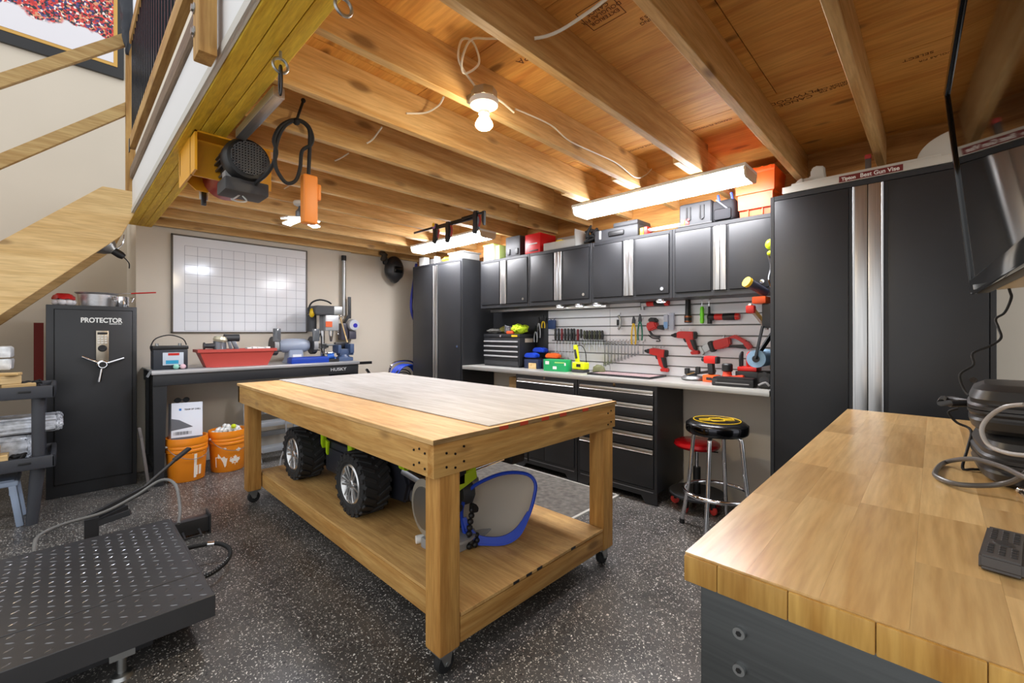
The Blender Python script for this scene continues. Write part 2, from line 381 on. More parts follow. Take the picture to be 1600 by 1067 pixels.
# staircase
st = T('staircase', 'pine staircase with sloping stringers rising to the loft', 'staircase', (-.7, 5.05, 0))
poly = [(-1.80, 0), (-1.62, 0), (.321, 2.02), (.398, 2.212), (.386, 2.385), (.21, 2.385), (-1.80, .42)]
STRG = wood('stringer_spruce', (238, 206, 148), (216, 176, 114), 'x', knots=.6, fine=.7, var=.05)
B().prism(poly, xz_y, 4.63, 4.668, .003).out('stringer', STRG, st, True)
B().prism(poly, xz_y, 5.50, 5.538, .003).out('stringer', STRG, st, True)
for i in range(11):
    z = .19*(i+1)+.10; x = -1.80+.185*(i+1)
    if z < 2.4: B().box(x-.12, x+.14, 4.66, 5.51, z-.035, z).out('tread', RAILX, st, True)
B().box(.347, .405, 4.63, 4.70, 2.385, 4.1, .004).out('newel_post', PINEZ, st, True)
for z0 in (2.386, 2.945):
    B().prism([(-1.5, z0-1.195*.925), (.346, z0+.652*.925), (.346, z0+.652*.925+.108), (-1.5, z0-1.195*.925+.108)], xz_y, 4.645, 4.683, .003).out('handrail', RAILX, st, True)
B().box(-1.56, -1.47, 4.63, 4.72, 0.3, 2.3, .004).out('newel_post', PINEZ, st, True)
# dark jacket and white tag hung over the newel post
j = B()
j.tube([(.37, 4.60, 4.05), (.36, 4.575, 4.0), (.362, 4.57, 3.85), (.355, 4.57, 3.70), (.352, 4.58, 3.58), (.352, 4.60, 3.46)], [.03, .05, .055, .045, .03, .008], 10, k=4).rough(.006, 3)
j.top('dark_jacket', plain('navy_nylon', (30, 34, 44), .45), 'dark nylon jacket draped over the top of the stair newel post', 'jacket')
j = B().box(.37, .41, 4.30, 4.42, 3.60, 3.80, .02, 3).rough(.008, 2)
j.top('white_towel', plain('white_cloth', (222, 226, 236), .8), 'white cloth with blue stripe hung on the loft railing', 'towel')
# framed crowd photograph on the stair wall
pt = T('framed_poster', 'large framed photograph of a red and white crowd on the stair wall', 'picture', (-.3, YS-.03, 3.86))
B().box(-1.6, .425, YS-.035, YS-.002, 3.80, 5.1, .008).out('frame', plain('black_frame', (30, 30, 32), .35), pt, True)
B().box(-1.55, .375, YS-.042, YS-.03, 3.90, 5.05).out('mat_border', plain('gold_frame', (206, 160, 74), .4), pt, True)
def poster_mat():
    t = NT('crowd_print'); tc = t.add('ShaderNodeTexCoord'); sp = t.add('ShaderNodeSeparateXYZ'); t.link(tc.outputs['Object'], sp.inputs[0])
    v = t.add('ShaderNodeTexVoronoi'); v.inputs['Scale'].default_value = 60; t.link(tc.outputs['Object'], v.inputs['Vector'])
    sc = t.add('ShaderNodeSeparateColor'); t.link(v.outputs['Color'], sc.inputs[0])
    crowd = t.ramp(sc.outputs[0], [(.0, S(30, 30, 46)), (.25, S(190, 40, 44)), (.5, S(226, 70, 60)), (.62, S(240, 225, 220)), (.72, S(214, 150, 110)), (.85, S(70, 60, 120)), (.95, S(30, 28, 34))])
    crowd.node.color_ramp.interpolation = 'CONSTANT'
    n = t.add('ShaderNodeTexNoise'); n.inputs['Scale'].default_value = 5; n.inputs['Detail'].default_value = 5; t.link(tc.outputs['Object'], n.inputs['Vector'])
    ad = t.add('ShaderNodeMath', operation='MULTIPLY_ADD'); ad.inputs[1].default_value = .35; t.link(n.outputs[0], ad.inputs[0]); t.link(sp.outputs['Z'], ad.inputs[2])
    k = t.ramp(ad.outputs[0], [(.43, (0, 0, 0, 1)), (.45, (1, 1, 1, 1))])
    t.link(t.mix(k, S(226, 224, 230), crowd), t.b.inputs['Base Color']); t.b.inputs['Roughness'].default_value = .15
    return t.m
B().box(-1.52, .345, YS-.046, YS-.04, 3.93, 5.02).out('print', poster_mat(), pt, True)
# ------------------------------------------------------------------ steel cabinets along the right wall
XF = 2.96; XU = 3.10
def lock(b, x, y, z): b.cyl((x, y, z), (x-.006, y, z), .013, n=14)
def two_door(name, label, y0, y1, z0, z1, xf, handle_w=.052, lock_z=None, group=None, feet=0):
    t = T(name, label, 'cabinet', ((xf+XW)/2, (y0+y1)/2, z0), group=group)
    r = .022
    B().box(xf+.012, XW-.004, y0+.001, y1-.001, z0+feet, z1, .002, 1).out('body', BLK, t, True)
    f = B(); f.box(xf, xf+.014, y0+.001, y0+r, z0+feet, z1, .002, 1); f.box(xf, xf+.014, y1-r, y1-.001, z0+feet, z1, .002, 1)
    f.box(xf, xf+.014, y0+r, y1-r, z1-.028, z1, .002, 1); f.box(xf, xf+.014, y0+r, y1-r, z0+feet, z0+feet+.034, .002, 1)
    f.out('face_frame', BLK, t, True)
    if feet:
        for ya, yb in ((y0+.005, y0+.09), (y1-.09, y1-.005)): B().box(xf+.01, xf+.30, ya, yb, z0, z0+feet).out('foot', BLK, t, True)
    ym = (y0+y1)/2; hw = handle_w
    za, zb = z0+feet+.037, z1-.031
    for s_, (ya, yb) in (('a', (y0+r+.003, ym-.0015)), ('b', (ym+.0015, y1-r-.003))):
        d = B()
        if s_ == 'a': d.box(xf-.008, xf+.012, ya, yb-hw/2-.022, za, zb, .004, 2)
        else: d.box(xf-.008, xf+.012, ya+hw/2+.022, yb, za, zb, .004, 2)
        if s_ == 'a': d.box(xf+.002, xf+.012, yb-hw/2-.023, yb, za, zb)
        else: d.box(xf+.002, xf+.012, ya, ya+hw/2+.023, za, zb)
        dd = d.out('door', BLK, t, True)
        h = B()
        yh0, yh1 = (yb-hw/2, yb) if s_ == 'a' else (ya, ya+hw/2)
        h.box(xf-.010, xf+.004, yh0, yh1, za, zb, .003, 2)
        e = yh0 if s_ == 'a' else yh1
        h.box(xf-.014, xf+.004, e-.004, e+.004, za, zb, .002, 1)
        h.out('handle', ALU, dd, True)
        if s_ == 'a':
            L = B(); lock(L, xf-.008, ya+.05 if yb-ya > .3 else yb-hw/2-.055, lock_z if lock_z else z0+.09); L.out('lock', CHR, dd, True)
    return t
two_door('locker_cabinet', 'tall black two-door locker cabinet left of the wall cabinets', 3.612, 4.555, 0, 2.045, XF, .07, 1.1, feet=.09)
two_door('locker_cabinet', 'tall black two-door locker cabinet at right, behind the butcher block bench', -.205, .709, 0, 2.062, XF, .115, 1.03, feet=.09)
ub = [3.475, 2.777, 2.075, 1.375, .71]
for i, lab in enumerate(('black wall cabinet nearest the left tall locker', 'black wall cabinet second from the left tall locker', 'black wall cabinet third from the left tall locker', 'black wall cabinet nearest the right tall locker')):
    two_door('wall_cabinet', lab, ub[i+1], ub[i], 1.503, 2.005, XU, .07, 1.575, group='black wall cabinets')
# stainless worktop
ct = B(); ct.box(XF-.004, XW-.012, .712, 3.608, .862, .90, .004)
ct.top('worktop', STL, 'long stainless steel worktop between the two tall lockers', 'worktop')
# drawer units under the worktop
def handle_strip(b, y0, y1, z): b.box(XF-.014, XF+.004, y0, y1, z-.016, z+.016, .004, 2); b.box(XF-.02, XF-.01, y0, y1, z-.018, z-.011, .002, 1)
def base_unit(label, y0, y1, drawers, doors=False):
    t = T('drawer_cabinet', label, 'cabinet', ((XF+XW)/2, (y0+y1)/2, 0), group='black drawer cabinets under the worktop')
    B().box(XF+.012, XW-.02, y0+.001, y1-.001, .09, .861, .002, 1).out('body', BLK, t, True)
    f = B(); f.box(XF, XF+.014, y0+.001, y0+.024, .09, .861, .002, 1); f.box(XF, XF+.014, y1-.024, y1-.001, .09, .861, .002, 1); f.box(XF, XF+.014, y0+.024, y1-.024, .83, .861); f.box(XF, XF+.014, y0+.024, y1-.024, .09, .115)
    f.out('face_frame', BLK, t, True)
    pl = B(); pl.prism([(y0+.002, .09), (y0+.002, .005), (y0+.09, .005), (y0+.125, .055), (y1-.125, .055), (y1-.09, .005), (y1-.002, .005), (y1-.002, .09)], yz_x, XF+.002, XF+.016)
    pl.out('plinth', BLK, t, True)
    B().box(XF-.001, XF+.016, y0+.03, y1-.03, .09, .096).out('light_edge', plain('edge_highlight_metal', (150, 152, 155), .4, .8), t, True)
    L = B(); lock(L, XF+.001, (y0+y1)/2, .846); L.out('lock', CHR, t, True)
    for z0, z1 in drawers:
        d = B().box(XF-.006, XF+.012, y0+.027, y1-.027, z0+.003, z1-.034, .003, 2).out('drawer', BLK, t, True)
        h = B(); handle_strip(h, y0+.027, y1-.027, z1-.018); h.out('handle', ALUY, d, True)
    if doors:
        z1 = drawers[-1][0]; ym = (y0+y1)/2
        for ya, yb in ((y0+.027, ym-.002), (ym+.002, y1-.027)):
            B().box(XF-.006, XF+.012, ya, yb, .118, z1-.003, .003, 2).out('door', BLK, t, True)
    return t
base_unit('black five-drawer tool cabinet beside the two stools', 1.425, 2.118, [(.725, .83), (.618, .723), (.512, .616), (.406, .51), (.118, .404)])
base_unit('black cabinet with one drawer above two doors, behind the timber table', 2.122, 2.822, [(.70, .83)], True)
# low roller chest in the gap at the left
t = T('rolling_chest', 'low black rolling drawer chest in the gap left of the drawer cabinets', 'tool chest', (3.2, 3.2, 0))
B().box(2.99, 3.40, 2.86, 3.56, .09, .50, .004).out('body', BLK, t, True)
for z in (.12, .25, .38):
    d = B().box(2.978, 2.992, 2.88, 3.54, z, z+.10, .003).out('drawer', BLK, t, True)
    B().box(2.964, 2.982, 2.88, 3.54, z+.085, z+.112, .003).out('handle', ALUY, d, True)
for y in (2.92, 3.50): B().cyl((3.03, y-.015, .045), (3.03, y+.015, .045), .045).box(3.01, 3.05, y-.02, y+.02, .05, .092).out('caster', RUB, t, True)
B().box(3.15, 3.40, 2.87, 3.10, .502, .80, .004).top('cardboard_box', CARD, 'plain brown cardboard box in the dark gap under the worktop', 'box')
# slat wall
sw = T('slatwall_panel', 'light grey slatwall panel above the worktop', 'slatwall', (XW, 1.75, .90))
SLAT = plain('slat_grey', (226, 227, 231), .4)
bk = B().box(XW-.012, XW-.003, .712, 2.80, .90, 1.60).out('backing', plain('slat_groove', (120, 118, 116), .7), sw, True)
SZ = .0815
for i in range(8):
    for y0, y1 in ((.713, 2.078), (2.082, 2.79)):
        z = .903+i*SZ
        B().prism([(XW-.011, z+.004), (XW-.03, z+.001), (XW-.03, z+SZ-.012), (XW-.026, z+SZ-.008), (XW-.011, z+SZ-.008)], lambda a, b, d: Vector((a, d, b)), y0, y1).out('slat', SLAT, sw, True)
XS = XW-.03
B().box(XW-.025, XW-.004, 2.80, 3.60, .905, 1.50, .002).top('black_back_panel', BLK, 'black steel back panel behind the tool chest', 'panel')
lb = B(); lb.box(3.24, 3.30, 2.02, 3.47, 1.468, 1.502, .004)
lb.top('light_bar', ALUY, 'long silver strip light housing under the wall cabinets', 'light')
pk = None
for i, (u, v) in enumerate(((875, 482), (905, 480), (933, 477), (1033, 462))):
    p = PZ(u, v, 1.49)
    t = T('puck_light', 'small round puck light, number %s from the left under the wall cabinets' % ('one', 'two', 'three', 'four')[i], 'light', (3.17, PX(u, v, 3.17).y, 1.481), group='puck lights under the wall cabinets')
    t['label'] = ('leftmost', 'second from left', 'third from left', 'rightmost')[i]+' small round puck light under the wall cabinets'
    B().lathe([(0, 0), (.036, 0), (.042, .008), (.042, .022), (0, .022)]).out('housing', CHR, t)
    B().lathe([(0, -.003), (.028, -.001), (.03, .002)]).out('lens', emit('lit_puck', (240, 244, 255), 14), t)
# black rubber floor mat in front of the cabinets
mt = T('floor_mat', 'flat grey carpet mat on the floor in front of the drawer cabinets', 'mat', (2.62, 2.75, 0))
B().box(2.33, 2.955, 1.74, 3.75, .0005, .009, .003).out('carpet', plain('grey_carpet', (104, 100, 94), .95, noise=.35), mt, True)
B().box(2.32, 2.955, 1.725, 1.745, .0005, .011).box(2.945, 2.958, 1.725, 3.75, .0005, .011).out('edge_strip', plain('pale_edge', (190, 188, 180), .6), mt, True)
# ------------------------------------------------------------------ timber work table
tb = T('work_table', 'large timber work table on casters with a lower shelf', 'table', (1.5, 2.46, 0))
TX0, TX1, TY0, TY1 = .89, 2.10, 1.245, 3.69
B().box(TX0, TX1, TY0, TY1, .858, .876, .0015, 1).out('table_top', PLYT, tb, True)
B().box(TX0+.001, TX1-.001, TY0-.0015, TY0, .859, .8755).out('plywood_edge', wood('ply_edge', (170, 138, 92), (120, 92, 56), 'x', knots=0, fine=2), tb, True)
for x in (1.21, 1.33, 1.47, 1.60, 1.78): B().box(x, x+.05, TY0-.002, TY0-.0004, .8595, .875).out('paint_mark', plain('red_marking', (198, 66, 34), .7), tb, True)
HB = wood('grey_hardboard', (184, 180, 174), (168, 163, 156), 'y', knots=0, fine=.5, var=.03, stain=.12)
B().box(1.175, TX1-.006, TY0+.02, TY1-.002, .8765, .8815, .001, 1).out('hardboard_sheet', HB, tb, True)
B().box(TX0+.006, TX0+.044, TY0+.04, TY1-.006, .738, .857, .003).out('apron', TBL_Y, tb, True)
B().box(TX1-.044, TX1-.006, TY0+.04, TY1-.006, .738, .857, .003).out('apron', TBL_Y, tb, True)
B().box(TX0+.006, TX1-.006, TY0+.004, TY0+.042, .738, .857, .003).out('apron', TBL_X, tb, True)
B().box(TX0+.006, TX1-.006, TY1-.042, TY1-.004, .738, .857, .003).out('apron', TBL_X, tb, True)
sm = B().cyl((0, 0, 0), (0, -.003, 0), .0045, n=8).mesh('screw_head', SCREWM)
for x, z in ((.95, .77), (.95, .82), (.99, .76), (.99, .81), (1.03, .83), (1.03, .775), (2.02, .76), (2.02, .82), (2.05, .77), (2.05, .83)):
    o = bpy.data.objects.new('screw', sm); COL.objects.link(o); o.parent = tb; o.location = (x-1.5, TY0+.0035-2.46, z)
for y, z in ((1.30, .765), (1.30, .82), (1.335, .78), (1.335, .83), (1.37, .765), (1.37, .82)):
    o = bpy.data.objects.new('screw', sm); COL.objects.link(o); o.parent = tb; o.location = (TX0+.0055-1.5, y-2.46, z); o.rotation_euler = (0, 0, -math.pi/2)
for x in (.925, 1.985):
    for y in (1.252, 3.56):
        l = B().box(x, x+.092, y, y+.092, .095, .74, .008, 2).out('leg', TBL_Z, tb, True)
        cx, cy = x+.046, y+.046
        c = B(); c.box(cx-.04, cx+.04, cy-.04, cy+.04, .088, .095); c.prism([(-.03, .088), (.03, .088), (.018, .035), (-.006, .035)], lambda a, b, d: Vector((cx+a, cy+d, b)), -.024, -.020); c.prism([(-.03, .088), (.03, .088), (.018, .035), (-.006, .035)], lambda a, b, d: Vector((cx+a, cy+d, b)), .020, .024)
        c.cyl((cx+.006, cy-.026, .040), (cx+.006, cy+.026, .040), .008); c.cyl((cx, cy, .07), (cx, cy, .09), .022)
        cc = c.out('caster_fork', GALV, tb, True)
        B().lathe([(.01, -.016), (.034, -.016), (.0395, -.010), (.0395, .010), (.034, .016), (.01, .016)], (cx+.006, cy, .040), (0, 1, 0)).out('wheel', RUB, cc, True)
B().box(1.022, 1.06, 1.29, 3.63, .108, .20, .003).out('shelf_rail', TBL_Y, tb, True)
B().box(1.945, 1.983, 1.29, 3.63, .108, .20, .003).out('shelf_rail', TBL_Y, tb, True)
B().box(1.02, 1.983, 1.255, 1.288, .104, .198, .003).out('shelf_rail', TBL_X, tb, True)
B().box(1.024, 1.983, 3.632, 3.67, .100, .194, .003).out('shelf_rail', TBL_X, tb, True)
B().box(1.024, 1.981, 1.254, 3.66, .201, .214, .001, 1).out('shelf', wood('shelf_plywood', (218, 176, 112), (186, 140, 82), 'y', knots=.3, var=.05, stain=.45), tb, True)
for x in (1.30, 1.38, 1.45, 1.70): B().box(x, x+.035, 1.2525, 1.2545, .202, .2135).out('black_mark', BLKM, tb, True)
# ------------------------------------------------------------------ butcher block bench
bb = T('butcher_block_bench', 'maple butcher block bench with a dark steel base', 'workbench', (1.6, .0, 0))
BX0, BX1, BY0, BY1 = .69, 2.50, -.46, .285
MAP = wood('maple_stave', (234, 200, 142), (214, 172, 110), 'x', .28, 0, .8, .26, coat=.35); MAPE = wood('maple_end', (214, 170, 92), (176, 124, 54), 'z', .35, 0, 1.2, .3)
rnd = random.Random(5); y = BY1; row = 0
while y > BY0+.02:
    wd = .088; y0 = max(BY0, y-wd)
    x = BX0; first = True
    while x < BX1-.01:
        L = rnd.choice((.16, .25, .33, .4, .5)) if not first else rnd.uniform(.12, .5)
        x1 = min(BX1, x+L)
        if BX1-x1 < .09: x1 = BX1
        s_ = B().box(-(x1-x)/2, (x1-x)/2, -(y-y0)/2+.00008, (y-y0)/2-.00008, 0, .043).out('stave', MAP, bb)
        s_.location = ((x+x1)/2-1.6, (y+y0)/2, .858)
        x = x1; first = False
    y = y0; row += 1
b_ = B().prism([(-.0215, 0), (.0215, 0)] if False else [(BY0, .858), (BY1-.012, .858), (BY1-.0005, .870), (BY1-.0005, .889), (BY1-.012, .9005), (BY0, .9005)], yz_x, BX0-.004, BX0+.0005)
yy = BY1
for k in range(6):
    y1 = yy; y0 = yy-(.05 if k == 0 else .092)
    q = B().box(BX0-.006, BX0, y0+.0002, y1-.0002, .858, .8985, .0025, 2).out('end_block', MAPE, bb, True); yy = y0
b_.bm.free()
DST = brushed('dark_brushed_steel', (104, 106, 106), .38, 'y')
B().box(BX0+.03, BX1-.03, BY0+.02, .262, .05, .8575, .003).out('base', BLK, bb, True)
e = B().box(BX0+.018, BX0+.031, BY0+.01, .268, .03, .857, .003).out('end_panel', DST, bb, True)
for z in (.80, .745, .62, .30):
    for yb in (.21, -.33):
        B().cyl((BX0+.018, yb, z), (BX0+.012, yb, z), .0085, n=18).out('bolt', GALV, e, True); B().cyl((BX0+.0118, yb, z), (BX0+.0112, yb, z), .0042, n=6).out('socket', BLKM, e, True)
# ------------------------------------------------------------------ lamps and things hung from the joists
DIFF = emit('lit_diffuser', (250, 250, 255), TUBE_EMIT)
def fluorescent(label, x0, x1, y0, y1):
    t = T('fluorescent_fixture', label, 'ceiling light', ((x0+x1)/2, (y0+y1)/2, 2.145), group='fluorescent fixtures under the joists')
    B().box(x0-.006, x1+.006, y0, y1, 2.198, 2.2195, .003).out('housing', WHT, t, True)
    B().prism([(x0, 2.197), (x0+.012, 2.158), (x0+.03, 2.148), (x1-.03, 2.148), (x1-.012, 2.158), (x1, 2.197)], lambda a, b, d: Vector((a, d, b)), y0+.012, y1-.012).out('diffuser', DIFF, t, True)
    for y in (y0, y1-.012): B().prism([(x0-.004, 2.2), (x0+.01, 2.153), (x0+.03, 2.143), (x1-.03, 2.143), (x1-.01, 2.153), (x1+.004, 2.2)], lambda a, b, d: Vector((a, d, b)), y, y+.012).out('end_cap', plain('fixture_end_wood', (206, 186, 158), .6), t, True)
fluorescent('long lit fluorescent fixture nearest the right tall locker', 2.70, 2.92, .77, 1.985)
fluorescent('long lit fluorescent fixture over the left tall locker, behind the bar clamps', 2.70, 2.90, 3.03, 4.20)
# bare reflector bulb in a ceramic lampholder
t = T('bare_bulb_lamp', 'lit bare reflector bulb in a white holder on a metal junction box', 'ceiling light', (1.205, 1.33, 2.085))
B().lathe([(0, .205), (.052, .205), (.054, .2), (.054, .16), (.05, .157), (0, .157)], n=8).box(-.03, .03, .03, .075, .16, .2).out('junction_box', GALV, t)
B().lathe([(.055, .157), (.060, .15), (.057, .125), (.035, .11), (.022, .095), (.022, .08), (0, .08)]).out('lampholder', WHT, t)
B().lathe([(.016, .098), (.018, .07), (.034, .035), (.036, .022), (.034, .016)]).out('bulb_body', emit('glowing_glass', (255, 232, 196), 75), t)
t.scale = (1, 1, .78)
B().lathe([(.0345, .020), (.028, .008), (.014, .001), (0, 0)]).out('bulb_lens', emit('lit_bulb', (255, 236, 200), BULB_EMIT), t)
# LED cluster lamp
t = T('led_cluster_lamp', 'lit LED lamp with fold-out panels hanging near the whiteboard', 'ceiling light', (1.225, 3.365, 2.058))
B().lathe([(0, .16), (.05, .16), (.055, .15), (.05, .135), (.03, .125), (0, .125)]).out('lampholder', WHT, t)
B().lathe([(.016, .13), (.02, .11), (.038, .085), (.038, .05), (.03, .03), (0, .028)]).out('heat_sink', plain('led_sink', (120, 128, 140), .35, .7), t)
for k in range(4):
    a = k*math.pi/2+.4; m = Matrix.Rotation(a, 4, 'Z') @ Matrix.Translation((.035, 0, .035)) @ Matrix.Rotation(.22, 4, 'Y')
    p = B().box(0, .12, -.036, .036, -.006, .006, .004).xf(m).out('panel', WHT, t)
    B().box(.01, .115, -.032, .032, -.0085, -.0055).xf(m).out('led_face', emit('lit_led', (232, 240, 255), LED_EMIT), p)
# ceiling cables
def cable(pts, label, r=.0045, mat=None, name='electrical_cable', k=6, group='white cables on the joists'):
    return B().tube(pts, r, 8, k=k).top(name, mat or CABLE, label, 'cable', group)
cable([(1.20, 1.37, 2.27), (1.13, 1.36, 2.30), (1.07, 1.33, 2.32), (1.08, 1.32, 2.39), (1.12, 1.30, 2.39), (1.16, 1.31, 2.33), (1.11, 1.34, 2.28), (1.08, 1.32, 2.31), (1.10, 1.29, 2.385), (1.16, 1.25, 2.40), (1.25, 1.15, 2.40), (1.30, 1.06, 2.40)], 'coiled white cable above the bare bulb')
cable([(1.26, 1.375, 2.27), (1.35, 1.385, 2.28), (1.44, 1.385, 2.26)], 'short white cable stub right of the bare bulb')
cable([PY(805, 170, 1.393), PY(860, 195, 1.393), PY(893, 222, 1.393), PY(960, 253, 1.393), PY(992, 277, 1.393), PY(1008, 274, 1.393), PY(1018, 264, 1.393)], 'thin white cable stapled along the joist toward the right fluorescent', .004)
cable([PY(835, 60, .995), PY(855, 56, .96), PY(880, 45, .90), PY(915, 22, .82), PY(945, 0, .75), PY(975, -25, .68)], 'white cable crossing between joists at the top of the picture', .0055)
cable([PY(635, 177, 1.802), PY(665, 176, 1.77), PY(685, 165, 1.70), PY(693, 152, 1.62)], 'white cable curving between joists left of the bare bulb')
cable([PY(573, 224, 2.208), PY(583, 217, 2.18), PY(597, 198, 2.10)], 'short white cable poking through a joist above the work table')
cable([PY(523, 251, 2.61), PY(532, 247, 2.60), PY(545, 239, 2.55)], 'short white cable end beside the hoist cord')
cable([PY(442, 296, 3.43), PY(452, 290, 3.40), PY(460, 284, 3.36)], 'short white cable end above the LED lamp')
# eye bolts and carabiner in the beam
def eye(x, y, label, clip):
    t = T('eye_bolt', label, 'eye bolt', (x, y, 2.12))
    B().cyl((0, 0, .10), (0, 0, .06), .005).tube([(.024*math.cos(a), .0, .04+.024*math.sin(a)) for a in [2*math.pi*i/20 for i in range(20)]], .005, 8, True).out('ring', GALV, t)
    if clip: B().tube([(0, .012*math.cos(a), -.01+.05*math.sin(a)) for a in [2*math.pi*i/24 for i in range(24)]], .0042, 8, True).out('carabiner', SCREWM, t)
eye(.515, 1.60, 'steel eye bolt with a carabiner under the yellow beam', True)
eye(.545, 1.185, 'steel eye bolt under the yellow beam nearest the picture top', False)
# electric hoist under the beam
h = T('electric_hoist', 'black and yellow electric hoist mounted on the yellow beam', 'hoist', (.60, 2.55, 1.93))
HY = plain('hoist_yellow', (224, 158, 22), .4)
br = B(); br.box(.43, .79, 2.60, 2.612, 2.02, 2.214); br.box(.43, .79, 2.50, 2.612, 2.200, 2.2075); br.box(.43, .44, 2.50, 2.90, 2.02, 2.214)
br.prism([(.43, 2.20), (.79, 2.20), (.79, 2.10), (.74, 2.02), (.50, 2.02), (.43, 2.08)], xz_y, 2.86, 2.875); br.out('bracket', HY, h, True)
mc = Vector((.625, 0, 2.09))
B().lathe([(0, 0), (.055, 0), (.092, .012), (.104, .035), (.104, .085), (.1, .09), (.09, .09)], mc+Vector((0, 2.37, 0)), (0, 1, 0), 32).out('fan_cover', BLKM, h, True)
g = B()
for i in range(-6, 7):
    a = i*.0125; L = math.sqrt(max(0, .078**2-a*a))
    if L > .01:
        g.box(mc.x+a-.002, mc.x+a+.002, 2.364, 2.372, mc.z-L, mc.z+L); g.box(mc.x-L, mc.x+L, 2.364, 2.372, mc.z+a-.002, mc.z+a+.002)
g.out('grille', plain('grille_grey', (92, 92, 94), .4), h, True)
f = B().cyl(mc+Vector((0, 2.455, 0)), mc+Vector((0, 2.60, 0)), .078, n=24)
for i in range(20):
    a = 2*math.pi*i/20; d = Vector((math.cos(a), 0, math.sin(a))); f.bar(mc+d*.088+Vector((0, 2.46, 0)), mc+d*.088+Vector((0, 2.595, 0)), .008, .022, up=d)
f.out('finned_motor', plain('motor_grey', (86, 88, 92), .4, .5), h, True)
B().lathe([(.0, 0), (.10, 0), (.105, .02), (.105, .22), (.09, .245), (0, .245)], mc+Vector((0, 2.613, 0)), (0, 1, 0), 24).out('gearbox', plain('hoist_red', (150, 26, 24), .4), h, True)
B().box(.53, .72, 2.40, 2.56, 1.93, 1.995, .01, 2).out('control_box', DGRY, h, True); B().box(.54, .58, 2.44, 2.5, 1.99, 2.03).out('terminal_post', GRY, h, True)
B().tube([(.61, 2.47, 1.935), (.585, 2.47, 1.91), (.57, 2.46, 1.90), (.60, 2.46, 1.895), (.635, 2.46, 1.905), (.62, 2.47, 1.93)], .004, 8, k=4).out('wire_tie', plain('pale_wire', (220, 222, 220), .4, .6), h, True)
hk = T('pulley_hook', 'small steel pulley hook hanging beside the hoist', 'hook', (.545, 2.93, 1.97))
B().box(-.02, .02, -.006, .006, .02, .18, .004).prism([(-.03, .16), (.03, .16), (0, .235)], xz_y, -.007, .007).out('plate', GALV, hk); B().box(-.012, .012, -.011, .011, -.01, .09, .004).out('hook', SCREWM, hk)
B().box(.563, .605, 1.83, 2.36, 2.165, 2.205, .002).top('mounting_channel', brushed('channel_steel', (190, 190, 190), .35, 'y'), 'silver steel channel fixed along the yellow beam', 'channel')
yc = 2.17
def C(u, v, y=yc): return PY(u, v, y)
cord = B().tube([(.72, 2.47, 1.97), C(400, 288, 2.40), C(420, 268, 2.25), C(432, 240), C(428, 218), C(440, 196), C(462, 187), C(480, 195), C(488, 212), C(486, 226), C(472, 236), C(469, 262), C(462, 282), C(448, 286), C(436, 272), C(430, 255), C(432, 225), C(444, 198), C(464, 188), C(482, 200), C(484, 225), C(483, 252), C(482, 274)], .0085, 8, k=5)
cord.top('pendant_cord', RUB, 'black looped cord tied up between the hoist and its handset', 'cord')
B().tube([C(463, 190), C(466, 180), C(473, 160)], .006, 8, k=3).ball(C(463, 190), .017).ball(C(474, 157), .011).top('cord_tie', RUB, 'black tie holding the looped hoist cord to the ceiling', 'tie')
p = C(483, 318); B().box(p.x-.034, p.x+.034, p.y-.025, p.y+.025, p.z-.10, p.z+.135, .012, 3).box(p.x+.03, p.x+.052, p.y-.02, p.y+.02, p.z+.02, p.z+.10, .01).top('hoist_handset', plain('handset_orange', (224, 132, 44), .45), 'orange hoist handset hanging from its black cord', 'remote')
# bar clamps hooked under the joists
def bar_clamp(label, x, y0, y1, z, grip, jaw_up):
    t = T('bar_clamp', label, 'clamp', (x, (y0+y1)/2, z), group='bar clamps under the joists')
    B().box(x-.004, x+.004, y0, y1, z, z+.02, .002).out('bar', SCREWM, t, True)
    if jaw_up: B().prism([(0, -.01), (.03, -.02), (.035, .05), (.02, .10), (0, .11), (.01, .05)], lambda a, b, d: Vector((x+d, y0+a-.005, z+b)), -.012, .012, .003).out('jaw', BLKM, t, True)
    else: B().prism([(0, .02), (.03, .02), (.03, -.05), (.015, -.09), (.005, -.09)], lambda a, b, d: Vector((x+d, y0+a, z+b)), -.012, .012, .003).out('jaw', BLKM, t, True)
    B().prism([(-.02, .035), (.025, .04), (.035, 0), (.03, -.05), (.04, -.13), (.012, -.14), (-.015, -.10), (-.018, -.02)], lambda a, b, d: Vector((x+d, grip+a, z+b)), -.014, .014, .004).out('grip', BLKM, t, True)
    B().tube([(x, grip-.03, z+.0), (x, grip-.045, z-.04), (x, grip-.03, z-.09)], .008, 8, k=3).out('trigger', plain('clamp_trigger', (150, 40, 36), .5), t, True)
    return t
c1 = bar_clamp('long black bar clamp hooked over a joist, yellow and purple badge', 2.32, 2.62, 3.55, 2.185, 3.20, False)
B().cyl((2.304, 3.21, 2.20), (2.306, 3.21, 2.20), .024).out('badge', plain('purple_badge', (150, 100, 170), .4), c1, True); B().cyl((2.300, 3.213, 2.212), (2.304, 3.213, 2.212), .018).out('badge', YEL, c1, True)
bar_clamp('short black bar clamp hanging in the middle of the clamps', 2.27, 2.56, 3.12, 2.15, 2.95, False)
bar_clamp('short black clamp with red trigger beside the lit fixture', 2.24, 2.46, 2.74, 2.16, 2.56, False)
